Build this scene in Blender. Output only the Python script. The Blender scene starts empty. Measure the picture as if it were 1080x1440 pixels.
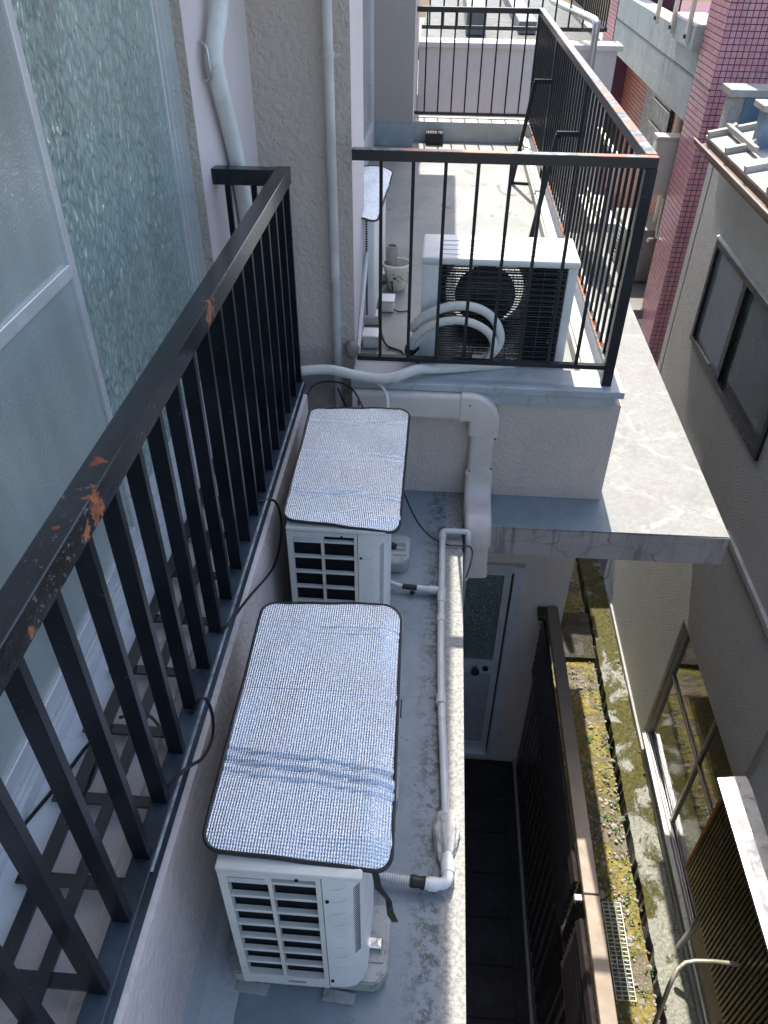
import bpy, bmesh, math, random
from mathutils import Vector, Matrix
random.seed(7)
R = math.radians
scene = bpy.context.scene
COL = scene.collection

# ------------------------------------------------------------------ camera
# the lens is the origin of the place: X to the alley, Y along the building, Z up
cam_d = bpy.data.cameras.new('camera')
cam = bpy.data.objects.new('camera', cam_d); COL.objects.link(cam)
cam_d.sensor_fit = 'VERTICAL'; cam_d.sensor_height = 24.0
cam_d.lens = 24.0 * 1089.24 / 1440.0
cam_d.clip_start = 0.02; cam_d.clip_end = 400
rx = Vector((0.99739992, 0.07155024, 0.00860067))
dn = Vector((0.05138933, -0.62248706, -0.78094109))
fw = Vector((-0.05052271, 0.77935256, -0.62454546))
M = Matrix((( rx.x, -dn.x, -fw.x), (rx.y, -dn.y, -fw.y), (rx.z, -dn.z, -fw.z)))
cam.rotation_euler = M.to_euler()
scene.camera = cam
scene.render.resolution_x = 768; scene.render.resolution_y = 1024

# ------------------------------------------------------------------ light
SUN = Vector((-0.036, 0.66, 1.0)).normalized()          # towards the sun
elev = math.asin(SUN.z); azim = math.atan2(SUN.x, SUN.y)
world = bpy.data.worlds.new('World'); scene.world = world; world.use_nodes = True
wn = world.node_tree.nodes; wl = world.node_tree.links
sky = wn.new('ShaderNodeTexSky'); sky.sky_type = 'NISHITA'; sky.sun_disc = False
sky.sun_elevation = elev; sky.sun_rotation = azim; sky.air_density = 1.0; sky.dust_density = 2.2; sky.ozone_density = 0.5
bg = wn['Background']; bg.inputs[1].default_value = 0.15
wl.new(sky.outputs[0], bg.inputs[0])
sl = bpy.data.lights.new('sun', 'SUN'); sl.energy = 3.1; sl.angle = R(0.4); sl.color = (1.0, 0.95, 0.86)
so = bpy.data.objects.new('sun', sl); COL.objects.link(so)
so.rotation_euler = SUN.to_track_quat('Z', 'Y').to_euler(); so.location = SUN * 20
vs = scene.view_settings
vs.view_transform = 'Standard'; vs.look = 'None'; vs.gamma = 1; vs.use_curve_mapping = False
vs.exposure = 1.45

# ------------------------------------------------------------------ node helpers
def new_mat(name):
    m = bpy.data.materials.new(name); m.use_nodes = True
    nt = m.node_tree
    return m, nt, nt.nodes['Principled BSDF']
def N(nt, t, **kw):
    n = nt.nodes.new(t)
    for k, v in kw.items(): setattr(n, k, v)
    return n
def L(nt, a, b): nt.links.new(a, b)
def coords(nt, scale=(1, 1, 1), rot=(0, 0, 0), world=False, loc=(0, 0, 0)):
    if world:
        g = N(nt, 'ShaderNodeNewGeometry'); src = g.outputs['Position']
    else:
        g = N(nt, 'ShaderNodeTexCoord'); src = g.outputs['Object']
    mp = N(nt, 'ShaderNodeMapping'); mp.inputs['Scale'].default_value = scale
    mp.inputs['Rotation'].default_value = rot; mp.inputs['Location'].default_value = loc
    L(nt, src, mp.inputs[0]); return mp.outputs[0]
def noise(nt, vec, scale, detail=4, rough=.6, dist=0):
    n = N(nt, 'ShaderNodeTexNoise'); n.inputs['Scale'].default_value = scale
    n.inputs['Detail'].default_value = detail; n.inputs['Roughness'].default_value = rough
    n.inputs['Distortion'].default_value = dist
    L(nt, vec, n.inputs['Vector']); return n.outputs['Fac']
def ramp(nt, fac, lo, hi, a=0.0, b=1.0):
    r = N(nt, 'ShaderNodeMapRange'); r.clamp = True
    r.inputs['From Min'].default_value = lo; r.inputs['From Max'].default_value = hi
    r.inputs['To Min'].default_value = a; r.inputs['To Max'].default_value = b
    L(nt, fac, r.inputs['Value']); return r.outputs[0]
def math_(nt, op, a, b=None):
    n = N(nt, 'ShaderNodeMath', operation=op)
    for i, v in enumerate((a, b)):
        if v is None: continue
        if isinstance(v, (int, float)): n.inputs[i].default_value = v
        else: L(nt, v, n.inputs[i])
    return n.outputs[0]
def mixc(nt, fac, a, b, mode='MIX'):
    n = N(nt, 'ShaderNodeMix', data_type='RGBA', blend_type=mode)
    if isinstance(fac, (int, float)): n.inputs[0].default_value = fac
    else: L(nt, fac, n.inputs[0])
    for i, v in ((6, a), (7, b)):
        if isinstance(v, (tuple, list)): n.inputs[i].default_value = (*v[:3], 1)
        else: L(nt, v, n.inputs[i])
    return n.outputs[2]
def bump(nt, bsdf, height, strength=.3, dist=.01, prev=None):
    b = N(nt, 'ShaderNodeBump'); b.inputs['Strength'].default_value = strength
    b.inputs['Distance'].default_value = dist
    L(nt, height, b.inputs['Height'])
    if prev is not None: L(nt, prev, b.inputs['Normal'])
    L(nt, b.outputs[0], bsdf.inputs['Normal']); return b.outputs[0]
def posn(nt):
    g = N(nt, 'ShaderNodeNewGeometry'); s = N(nt, 'ShaderNodeSeparateXYZ'); L(nt, g.outputs['Position'], s.inputs[0])
    return s.outputs

MATS = {}
def simple(name, col, rough=.5, metal=0.0, var=.12, vscale=6, bstr=.12, bscale=60, dirt=None, dirt_amt=.45, dscale=3.0, spec=.5, coat=0):
    """painted / plastic / metal surface with soft colour variation, grime and fine relief"""
    if name in MATS: return MATS[name]
    m, nt, b = new_mat(name)
    v = coords(nt, world=True)
    n1 = noise(nt, v, vscale, 5)
    c2 = tuple(max(0, x * (1 - var * 2)) for x in col); c1 = tuple(min(1, x * (1 + var)) for x in col)
    c = mixc(nt, ramp(nt, n1, .3, .7), c2, c1)
    if dirt:
        d = noise(nt, v, dscale * 4, 8, .75, .6)
        c = mixc(nt, ramp(nt, d, .52, .72, 0, dirt_amt), c, dirt)
    L(nt, c, b.inputs['Base Color'])
    b.inputs['Metallic'].default_value = metal
    r = noise(nt, v, vscale * 3, 4)
    L(nt, ramp(nt, r, .3, .7, max(.03, rough - .1), min(1, rough + .12)), b.inputs['Roughness'])
    b.inputs['Specular IOR Level'].default_value = spec
    b.inputs['Coat Weight'].default_value = coat
    bump(nt, b, noise(nt, v, bscale, 3), bstr, .004)
    MATS[name] = m; return m

def stucco(name, col, col2, scale=38, strength=.55, dist=.008, stain=(.25, .24, .23), stain_amt=.35):
    m, nt, b = new_mat(name)
    v = coords(nt, world=True)
    c = mixc(nt, ramp(nt, noise(nt, v, 1.4, 5), .35, .65), col, col2)
    c = mixc(nt, ramp(nt, noise(nt, v, 9, 8, .7), .54, .76, 0, stain_amt), c, stain)
    vd = coords(nt, scale=(7, 7, .8), world=True)
    c = mixc(nt, ramp(nt, noise(nt, vd, 1.6, 6, .7), .55, .8, 0, stain_amt * .9), c, stain)
    L(nt, c, b.inputs['Base Color'])
    b.inputs['Roughness'].default_value = .82; b.inputs['Specular IOR Level'].default_value = .25
    h1 = noise(nt, v, scale, 3, .5, .35)
    h2 = noise(nt, v, scale * 3.2, 3)
    h = math_(nt, 'ADD', ramp(nt, h1, .38, .62), math_(nt, 'MULTIPLY', h2, .35))
    bump(nt, b, h, strength, dist)
    MATS[name] = m; return m

def old_black(name, spots=(), base=(.006, .008, .011), scatter=.66, rough=.24, flakes=(), spec=.3):
    """black gloss paint, chipped in places down to rust; spots = (x,y,z,radius) of the worst flaking"""
    m, nt, b = new_mat(name)
    v = coords(nt, world=True)
    n1 = noise(nt, v, 26, 8, .65)
    rust = mixc(nt, ramp(nt, noise(nt, v, 60, 5), .35, .65), (.16, .045, .018), (.42, .13, .05))
    paint = mixc(nt, ramp(nt, noise(nt, v, 5, 5), .4, .7), base, tuple(x * 2.6 for x in base))
    scuff = ramp(nt, noise(nt, v, 90, 4, .7), .64, .74, 0, .35)
    paint = mixc(nt, scuff, paint, (.20, .20, .19))
    mask = ramp(nt, n1, scatter, scatter + .03)
    g = N(nt, 'ShaderNodeNewGeometry')
    flaky = None
    for (x, y, z, r) in spots:
        d = N(nt, 'ShaderNodeVectorMath', operation='DISTANCE'); L(nt, g.outputs['Position'], d.inputs[0])
        d.inputs[1].default_value = (x, y, z)
        dd = math_(nt, 'ADD', d.outputs['Value'], math_(nt, 'MULTIPLY', math_(nt, 'SUBTRACT', noise(nt, v, 42, 6, .7), .5), r * 5.5))
        mk = ramp(nt, dd, r * .75, r, 1, 0)
        mask = math_(nt, 'MAXIMUM', mask, mk)
        fl = ramp(nt, dd, r * 1.0, r * 1.35, 1, 0)
        flaky = fl if flaky is None else math_(nt, 'MAXIMUM', flaky, fl)
    for (x, y, z, r) in flakes:
        d = N(nt, 'ShaderNodeVectorMath', operation='DISTANCE'); L(nt, g.outputs['Position'], d.inputs[0]); d.inputs[1].default_value = (x, y, z)
        fl = ramp(nt, math_(nt, 'ADD', d.outputs['Value'], math_(nt, 'MULTIPLY', math_(nt, 'SUBTRACT', n1, .5), r * 2)), r * .7, r, 1, 0)
        flaky = fl if flaky is None else math_(nt, 'MAXIMUM', flaky, fl)
    if flaky is not None:
        paint = mixc(nt, math_(nt, 'MULTIPLY', flaky, ramp(nt, noise(nt, v, 70, 6, .75), .58, .63)), paint, (.17, .16, .15))
    L(nt, mixc(nt, mask, paint, rust), b.inputs['Base Color'])
    L(nt, ramp(nt, mask, 0, 1, rough, .85), b.inputs['Roughness']); b.inputs['Specular IOR Level'].default_value = spec
    h = math_(nt, 'SUBTRACT', math_(nt, 'MULTIPLY', noise(nt, v, 45, 4), .35), mask)
    bump(nt, b, h, .45, .003)
    MATS[name] = m; return m

def tread(nt): pass

# ------------------------------------------------------------------ mesh helpers
def rot2(p, a): return (p[0] * math.cos(a) - p[1] * math.sin(a), p[0] * math.sin(a) + p[1] * math.cos(a))
class MB:
    """collects solids, becomes one mesh"""
    def __init__(s): s.bm = bmesh.new()
    def box(s, x0, x1, y0, y1, z0, z1, bev=0, seg=2):
        t = bmesh.new(); bmesh.ops.create_cube(t, size=1)
        for v in t.verts: v.co = Vector((x0 + (x1 - x0) * (v.co.x + .5), y0 + (y1 - y0) * (v.co.y + .5), z0 + (z1 - z0) * (v.co.z + .5)))
        if bev: bmesh.ops.bevel(t, geom=t.edges[:], offset=bev, segments=seg, profile=.5, affect='EDGES')
        s._add(t); return s
    def bar(s, a, b, w, h, up=(0, 0, 1)):
        """rectangular bar from a to b, w across, h along up"""
        a = Vector(a); b = Vector(b); d = (b - a); n = d.normalized(); u = Vector(up)
        side = n.cross(u)
        if side.length < 1e-4: side = n.cross(Vector((0, 1, 0)))
        side.normalize(); u = side.cross(n).normalized()
        vs_ = []
        for p in (a, b):
            for (i, j) in ((-1, -1), (1, -1), (1, 1), (-1, 1)):
                vs_.append(s.bm.verts.new(p + side * (i * w / 2) + u * (j * h / 2)))
        f = s.bm.faces.new
        f(vs_[0:4]); f(vs_[7:3:-1])
        for i in range(4): f((vs_[(i + 1) % 4], vs_[i], vs_[4 + i], vs_[4 + (i + 1) % 4]))
        return s
    def tube(s, pts, r, n=10, cap=True, smooth=3):
        P = [Vector(p) for p in pts]
        if smooth and len(P) > 2:
            for _ in range(smooth):
                Q = [P[0]]
                for i in range(len(P) - 1):
                    Q.append(P[i] * .75 + P[i + 1] * .25); Q.append(P[i] * .25 + P[i + 1] * .75)
                Q.append(P[-1]); P = Q
        rings = []; prev = None
        for i, p in enumerate(P):
            d = (P[min(i + 1, len(P) - 1)] - P[max(i - 1, 0)])
            if d.length < 1e-9: d = Vector((0, 0, 1))
            d.normalize()
            if prev is None:
                q = d.cross(Vector((0, 0, 1)))
                if q.length < .05: q = d.cross(Vector((1, 0, 0)))
                q.normalize()
            else:
                q = prev - d * prev.dot(d); q.normalize()
            prev = q; w = d.cross(q)
            rr = r(i / (len(P) - 1)) if callable(r) else r
            rings.append([s.bm.verts.new(p + q * (rr * math.cos(2 * math.pi * k / n)) + w * (rr * math.sin(2 * math.pi * k / n))) for k in range(n)])
        for a, b in zip(rings, rings[1:]):
            for k in range(n): s.bm.faces.new((a[k], a[(k + 1) % n], b[(k + 1) % n], b[k]))
        if cap:
            s.bm.faces.new(rings[0][::-1]); s.bm.faces.new(rings[-1])
        return s
    def sweep(s, path, prof, cap=True):
        """prof: list of (a,b) in the frame side/up of each straight path point list (mitred); path points carry frames"""
        rings = []
        for (p, q, w) in path:
            p = Vector(p); q = Vector(q); w = Vector(w)
            rings.append([s.bm.verts.new(p + q * a + w * b) for a, b in prof])
        n = len(prof)
        for a, b in zip(rings, rings[1:]):
            for k in range(n): s.bm.faces.new((a[k], a[(k + 1) % n], b[(k + 1) % n], b[k]))
        if cap: s.bm.faces.new(rings[0][::-1]); s.bm.faces.new(rings[-1])
        return s
    def prism(s, poly, z0, z1, bev=0, axis='z'):
        t = bmesh.new()
        def mk(u, v, w):
            return {'z': (u, v, w), 'x': (w, u, v), 'y': (u, w, v)}[axis]
        lo = [t.verts.new(mk(u, v, z0)) for u, v in poly]; hi = [t.verts.new(mk(u, v, z1)) for u, v in poly]
        n = len(poly)
        t.faces.new(lo[::-1]); t.faces.new(hi)
        for i in range(n): t.faces.new((lo[i], lo[(i + 1) % n], hi[(i + 1) % n], hi[i]))
        if bev: bmesh.ops.bevel(t, geom=t.edges[:], offset=bev, segments=2, affect='EDGES')
        s._add(t); return s
    def lathe(s, c, prof, n=20, axis='z'):
        rings = []
        for r_, h in prof:
            ring = []
            for k in range(n):
                a = 2 * math.pi * k / n; x, y = r_ * math.cos(a), r_ * math.sin(a)
                o = {'z': (x, y, h), 'x': (h, x, y), 'y': (x, h, y)}[axis]
                ring.append(s.bm.verts.new(Vector(c) + Vector(o)))
            rings.append(ring)
        for a, b in zip(rings, rings[1:]):
            for k in range(n): s.bm.faces.new((a[k], a[(k + 1) % n], b[(k + 1) % n], b[k]))
        s.bm.faces.new(rings[0][::-1]); s.bm.faces.new(rings[-1]); return s
    def _add(s, t):
        me = bpy.data.meshes.new('tmp'); t.to_mesh(me); t.free(); s.bm.from_mesh(me); bpy.data.meshes.remove(me)

def finish(ob, mats, smooth=False, sub=None):
    for m in (mats if isinstance(mats, (list, tuple)) else [mats]): ob.data.materials.append(m)
    if smooth:
        for p in ob.data.polygons: p.use_smooth = True
        try: ob.data.set_sharp_from_angle(angle=R(38))
        except Exception: pass
def props(o, label=None, cat=None, group=None, kind=None):
    if label: o['label'] = label
    if cat: o['category'] = cat
    if group: o['group'] = group
    if kind: o['kind'] = kind
    return o
BASE = {}
def thing(name, label, cat, loc=(0, 0, 0), group=None):
    o = bpy.data.objects.new(name, None); COL.objects.link(o); o.location = loc
    o.empty_display_size = .1; BASE[o] = Vector(loc)
    return props(o, label, cat, group)
def build(name, mb, m, parent=None, smooth=False, base=None, label=None, cat=None, group=None, kind=None, recalc=True):
    """link the collected mesh (world coordinates) as one object under parent"""
    bm = mb.bm if isinstance(mb, MB) else mb
    if recalc: bmesh.ops.recalc_face_normals(bm, faces=bm.faces[:])
    if parent is not None: pb = BASE[parent]
    else: pb = Vector(base) if base else Vector((0, 0, 0))
    me = bpy.data.meshes.new(name)
    bmesh.ops.translate(bm, verts=bm.verts[:], vec=-pb)
    bm.to_mesh(me); bm.free()
    o = bpy.data.objects.new(name, me); COL.objects.link(o)
    if parent is not None: o.parent = parent; BASE[o] = pb
    else: o.location = pb; BASE[o] = pb
    finish(o, m, smooth)
    return props(o, label, cat, group, kind)
def place(name, mesh, parent, loc, rot=None, kind=None):
    """another object on a shared mesh (mesh modelled round its own origin), loc in world"""
    o = bpy.data.objects.new(name, mesh); COL.objects.link(o)
    if parent is not None: o.parent = parent; o.location = Vector(loc) - BASE[parent]
    else: o.location = loc
    if rot: o.rotation_euler = rot
    if kind: o['kind'] = kind
    BASE[o] = Vector(loc)
    return o
def mesh_of(name, mb, m, smooth=False):
    bm = mb.bm; bmesh.ops.recalc_face_normals(bm, faces=bm.faces[:])
    me = bpy.data.meshes.new(name); bm.to_mesh(me); bm.free()
    me.materials.append(m)
    if smooth:
        for p in me.polygons: p.use_smooth = True
        try: me.set_sharp_from_angle(angle=R(38))
        except Exception: pass
    return me
def copy_thing(root, loc, label=None, skip=()):
    r = root.copy(); COL.objects.link(r); r.location = loc; BASE[r] = Vector(loc)
    if label: r['label'] = label
    for ch in list(root.children):
        if ch.name.split('.')[0] in skip: continue
        c = ch.copy(); COL.objects.link(c); c.parent = r; BASE[c] = Vector(loc)
        for g in list(ch.children):
            d = g.copy(); COL.objects.link(d); d.parent = c
    return r

# ------------------------------------------------------------------ materials
STUC = stucco('pinkish_grey_stucco', (.525, .455, .41), (.595, .52, .465), 50, .42, .008, stain_amt=.22)
STUC_ROUGH = stucco('rough_grey_stucco', (.50, .435, .385), (.56, .49, .435), 48, .55, .009, stain_amt=.2)
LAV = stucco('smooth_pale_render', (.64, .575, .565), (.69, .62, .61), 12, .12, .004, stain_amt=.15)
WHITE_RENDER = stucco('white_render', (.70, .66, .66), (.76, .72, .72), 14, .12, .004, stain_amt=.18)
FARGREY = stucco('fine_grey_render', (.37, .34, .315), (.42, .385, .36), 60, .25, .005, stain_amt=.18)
HOUSE = stucco('house_grey_stucco', (.57, .575, .54), (.62, .62, .585), 80, .9, .012, stain=(.26, .26, .24), stain_amt=.3)
WHITE_PL = simple('white_enclosure_metal', (.72, .72, .70), .38, var=.04, dirt=(.40, .38, .33), dirt_amt=.25, dscale=2, bstr=.03)
WHITE_PL2 = simple('cream_plastic', (.66, .65, .60), .45, var=.05, dirt=(.38, .35, .28), dirt_amt=.3, dscale=2, bstr=.04)
PVC = simple('grey_white_pvc', (.56, .57, .56), .38, var=.06, dirt=(.26, .25, .23), dirt_amt=.5, dscale=3, bstr=.06)
PIPEW = simple('white_pipe', (.70, .71, .70), .35, var=.05, dirt=(.34, .33, .30), dirt_amt=.4, dscale=2.5, bstr=.05)
TAPE = simple('pipe_wrap_tape', (.66, .65, .60), .6, var=.06, dirt=(.33, .31, .26), dirt_amt=.5, dscale=4, bstr=.3, bscale=70)
DUCT = simple('duct_cover_plastic', (.60, .545, .50), .42, var=.04, dirt=(.30, .28, .26), dirt_amt=.3, dscale=2, bstr=.04)
DARK = simple('dark_recess', (.008, .009, .012), .6, var=.2, spec=.15)
COIL = simple('heat_exchanger_fins', (.013, .018, .026), .55, var=.3, vscale=30, spec=.2)
SLAT = simple('coil_slats', (.06, .068, .07), .5, var=.2, spec=.3)
RUBBER = simple('black_rubber', (.012, .012, .013), .55, var=.2)
CABLE = simple('black_cable_sheath', (.010, .010, .011), .45, var=.2)
ALU = simple('aluminium_sash', (.66, .68, .70), .35, metal=.35, var=.05, dirt=(.34, .34, .33), dirt_amt=.3)
ALU_BROWN = simple('bronze_sash', (.34, .31, .26), .42, metal=.2, var=.08, dirt=(.45, .42, .36), dirt_amt=.5)
BLACK_SASH = simple('black_sash', (.015, .015, .017), .3, var=.1)
FENCE = simple('dark_brown_fence_paint', (.030, .024, .024), .35, var=.15, dirt=(.10, .08, .07), dirt_amt=.3)
FENCE_CAP = simple('brown_fence_cap', (.26, .20, .14), .5, var=.08, dirt=(.10, .08, .07), dirt_amt=.35, dscale=2)
STEEL = simple('galvanised_steel', (.55, .57, .58), .35, metal=.85, var=.08, dirt=(.30, .25, .19), dirt_amt=.4)
CHROME = simple('bright_steel', (.75, .76, .78), .15, metal=1, var=.03)
CONC = stucco('grey_concrete', (.34, .34, .32), (.42, .41, .39), 60, .3, .004, stain=(.12, .12, .11), stain_amt=.55)
BLOCKM = simple('weathered_plastic_block', (.36, .37, .35), .8, var=.1, dirt=(.06, .06, .055), dirt_amt=.85, dscale=7, bstr=.5, bscale=90)
ROOFM = simple('pale_roof_metal', (.40, .39, .36), .5, metal=.2, var=.14, vscale=5, dirt=(.17, .13, .10), dirt_amt=.65, dscale=2.4)
GUTTER = simple('brown_gutter', (.12, .075, .055), .5, var=.15, dirt=(.3, .25, .2), dirt_amt=.3)
BEIGE = simple('beige_paint', (.60, .56, .46), .5, var=.06, dirt=(.3, .26, .2), dirt_amt=.3)
MORTAR = stucco('hand_set_mortar', (.34, .34, .32), (.46, .45, .42), 60, .4, .004, stain=(.12, .12, .11), stain_amt=.6)
RAIL_L = old_black('flaking_black_paint', [(-.585, 1.10, -.80, .012), (-.585, .915, -.80, .006), (-.561, 1.005, -.83, .026), (-.561, .955, -.84, .016), (-.561, 1.80, -.83, .030), (-.561, .735, -.845, .012)], scatter=.78, rough=.16, flakes=[(-.561, .98, -.83, .07), (-.561, .86, -.83, .07), (-.561, .78, -.84, .05), (-.561, 1.32, -.83, .035), (-.561, 1.22, -.835, .03), (-.561, 1.80, -.83, .05)], spec=.55)
BAR_L = old_black('black_baluster_paint', [], base=(.004, .005, .008), scatter=.78, rough=.3, spec=.22)
RAIL_R = old_black('rust_spotted_black_paint', [], scatter=.70, rough=.35)

def rail_top_mat():
    m, nt, b = new_mat('faded_sky_sheen_paint')
    v = coords(nt, world=True)
    n = noise(nt, v, 9, 8, .7)
    paint = mixc(nt, ramp(nt, noise(nt, v, 22, 6, .7), .42, .58), (.06, .07, .075), (.26, .275, .275))
    c = mixc(nt, ramp(nt, noise(nt, v, 5, 4, .6), .53, .545), paint, (.44, .14, .05))
    c = mixc(nt, ramp(nt, noise(nt, v, 30, 4, .6), .60, .64, 0, .8), c, (.03, .03, .03))
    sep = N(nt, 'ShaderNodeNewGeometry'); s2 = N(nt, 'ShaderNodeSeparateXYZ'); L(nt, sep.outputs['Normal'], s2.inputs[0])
    up = ramp(nt, s2.outputs['Z'], .5, .8)  # upward faces: faded paint plus sky sheen put into the colour
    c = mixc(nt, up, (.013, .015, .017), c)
    L(nt, c, b.inputs['Base Color']); b.inputs['Roughness'].default_value = .33
    bump(nt, b, noise(nt, v, 40, 4), .3, .003)
    return m
RAIL_TOP = rail_top_mat()

def deck_mat():
    """blue-grey roof coating, cracks filled with pale sealant over the outer part"""
    m, nt, b = new_mat('roof_coating')
    v = coords(nt, world=True)
    c = mixc(nt, ramp(nt, noise(nt, v, 2.2, 6, .65), .35, .68), (.19, .225, .25), (.285, .32, .34))
    c = mixc(nt, ramp(nt, noise(nt, v, 7, 9, .75), .53, .75, 0, .5), c, (.15, .165, .17))
    c = mixc(nt, ramp(nt, noise(nt, v, 60, 5, .8), .60, .68, 0, .8), c, (.06, .065, .06))
    pos = posn(nt)
    grime = math_(nt, 'MULTIPLY', math_(nt, 'MULTIPLY', ramp(nt, pos['X'], .0, .07), ramp(nt, pos['X'], .11, .13, 1, 0)), ramp(nt, noise(nt, v, 28, 8, .8), .48, .56, 0, .75))
    c = mixc(nt, grime, c, (.055, .06, .05))
    outer = ramp(nt, pos['X'], .90, .96)
    # sealed crack lines
    wv = coords(nt, world=True, scale=(1.5, 2.5, 1))
    wob = N(nt, 'ShaderNodeTexNoise'); wob.inputs['Scale'].default_value = 1.8; wob.inputs['Detail'].default_value = 5; wob.inputs['Roughness'].default_value = .6; L(nt, wv, wob.inputs['Vector'])
    ad = N(nt, 'ShaderNodeVectorMath', operation='MULTIPLY_ADD'); L(nt, wob.outputs['Color'], ad.inputs[0]); ad.inputs[1].default_value = (.5, .7, 0); L(nt, wv, ad.inputs[2])
    vo = N(nt, 'ShaderNodeTexVoronoi', feature='DISTANCE_TO_EDGE'); vo.voronoi_dimensions = '2D'; vo.inputs['Scale'].default_value = 1.0; vo.inputs['Randomness'].default_value = 1.0
    L(nt, ad.outputs[0], vo.inputs['Vector'])
    width = math_(nt, 'MULTIPLY', noise(nt, v, 9, 6, .7), .085)
    line = math_(nt, 'SUBTRACT', width, vo.outputs['Distance'])
    line = ramp(nt, line, -.014, .022)
    slab = mixc(nt, ramp(nt, noise(nt, v, 38, 8, .7), .30, .70), (.20, .205, .20), (.30, .305, .295))
    slab = mixc(nt, ramp(nt, noise(nt, v, 5, 6, .7), .50, .66, 0, .5), slab, (.17, .17, .165))
    slab = mixc(nt, ramp(nt, noise(nt, v, 3, 4), .5, .7, 0, .35), slab, (.25, .22, .205))
    slab = mixc(nt, math_(nt, 'MULTIPLY', line, ramp(nt, noise(nt, v, 14, 5),   .42, .60, .05, .6)), slab, (.37, .375, .36))
    slab = mixc(nt, math_(nt, 'MULTIPLY', ramp(nt, vo.outputs['Distance'], .0, .007, 1, 0), ramp(nt, noise(nt, v, 9, 4), .5, .6, 0, .6)), slab, (.07, .07, .065))
    c = mixc(nt, outer, c, slab)
    # pale speckled edge strip of the parapet
    edge = math_(nt, 'MULTIPLY', ramp(nt, pos['X'], .105, .125), ramp(nt, pos['X'], .20, .205, 1, 0))
    ec = mixc(nt, ramp(nt, noise(nt, v, 70, 7, .8), .38, .62), (.17, .17, .155), (.40, .395, .365))
    c = mixc(nt, edge, c, ec)
    g = N(nt, 'ShaderNodeNewGeometry'); s2 = N(nt, 'ShaderNodeSeparateXYZ'); L(nt, g.outputs['Normal'], s2.inputs[0])
    side = ramp(nt, s2.outputs['Z'], .5, .8, 1, 0)
    vd = coords(nt, scale=(14, 14, 1.6), world=True)
    sc_ = mixc(nt, ramp(nt, noise(nt, v, 4, 5), .35, .65), (.33, .30, .29), (.41, .375, .36))
    sc_ = mixc(nt, ramp(nt, noise(nt, vd, 1, 7, .75), .52, .68, 0, .9), sc_, (.075, .07, .065))
    wob2 = coords(nt, world=True, scale=(3, 3, 9))
    cr = N(nt, 'ShaderNodeTexVoronoi', feature='DISTANCE_TO_EDGE'); cr.inputs['Scale'].default_value = .9
    ad2 = N(nt, 'ShaderNodeVectorMath', operation='MULTIPLY_ADD'); L(nt, wob.outputs['Color'], ad2.inputs[0]); ad2.inputs[1].default_value = (1.2, 1.2, 1.2); L(nt, wob2, ad2.inputs[2])
    L(nt, ad2.outputs[0], cr.inputs['Vector'])
    sc_ = mixc(nt, ramp(nt, cr.outputs['Distance'], .0, .010, .7, 0), sc_, (.05, .045, .04))
    c = mixc(nt, side, c, sc_)
    L(nt, c, b.inputs['Base Color'])
    b.inputs['Roughness'].default_value = .6; b.inputs['Specular IOR Level'].default_value = .35
    h = math_(nt, 'ADD', noise(nt, v, 75, 5, .7), math_(nt, 'MULTIPLY', line, math_(nt, 'MULTIPLY', outer, .6)))
    bump(nt, b, h, .5, .006)
    return m
DECK = deck_mat()

def patio_mat():
    m, nt, b = new_mat('patio_coating')
    v = coords(nt, world=True)
    c = mixc(nt, ramp(nt, noise(nt, v, 1.7, 7, .65), .35, .65), (.185, .195, .19), (.28, .285, .265))
    vs_ = coords(nt, scale=(1, .6, 1), world=True)
    c = mixc(nt, ramp(nt, noise(nt, vs_, 3.2, 9, .75, .5), .53, .60, 0, .55), c, (.16, .165, .15))
    c = mixc(nt, ramp(nt, noise(nt, coords(nt, scale=(1, .5, 1), world=True, loc=(3, 1, 0)), 4.5, 8, .7, 1), .60, .63, 0, .85), c, (.075, .08, .07))
    c = mixc(nt, ramp(nt, noise(nt, v, 45, 6, .8), .58, .7, 0, .5), c, (.14, .14, .12))
    L(nt, c, b.inputs['Base Color']); b.inputs['Roughness'].default_value = .55
    bump(nt, b, noise(nt, v, 80, 5), .3, .004)
    return m
PATIO = patio_mat()
CAP = simple('blue_grey_cap_coating', (.38, .41, .43), .55, var=.08, dirt=(.14, .16, .17), dirt_amt=.65, dscale=2.4, bstr=.25, bscale=70)
CURBW = simple('white_curb_paint', (.50, .49, .45), .6, var=.06, dirt=(.45, .24, .12), dirt_amt=.5, dscale=1.6, bstr=.3)

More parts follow.
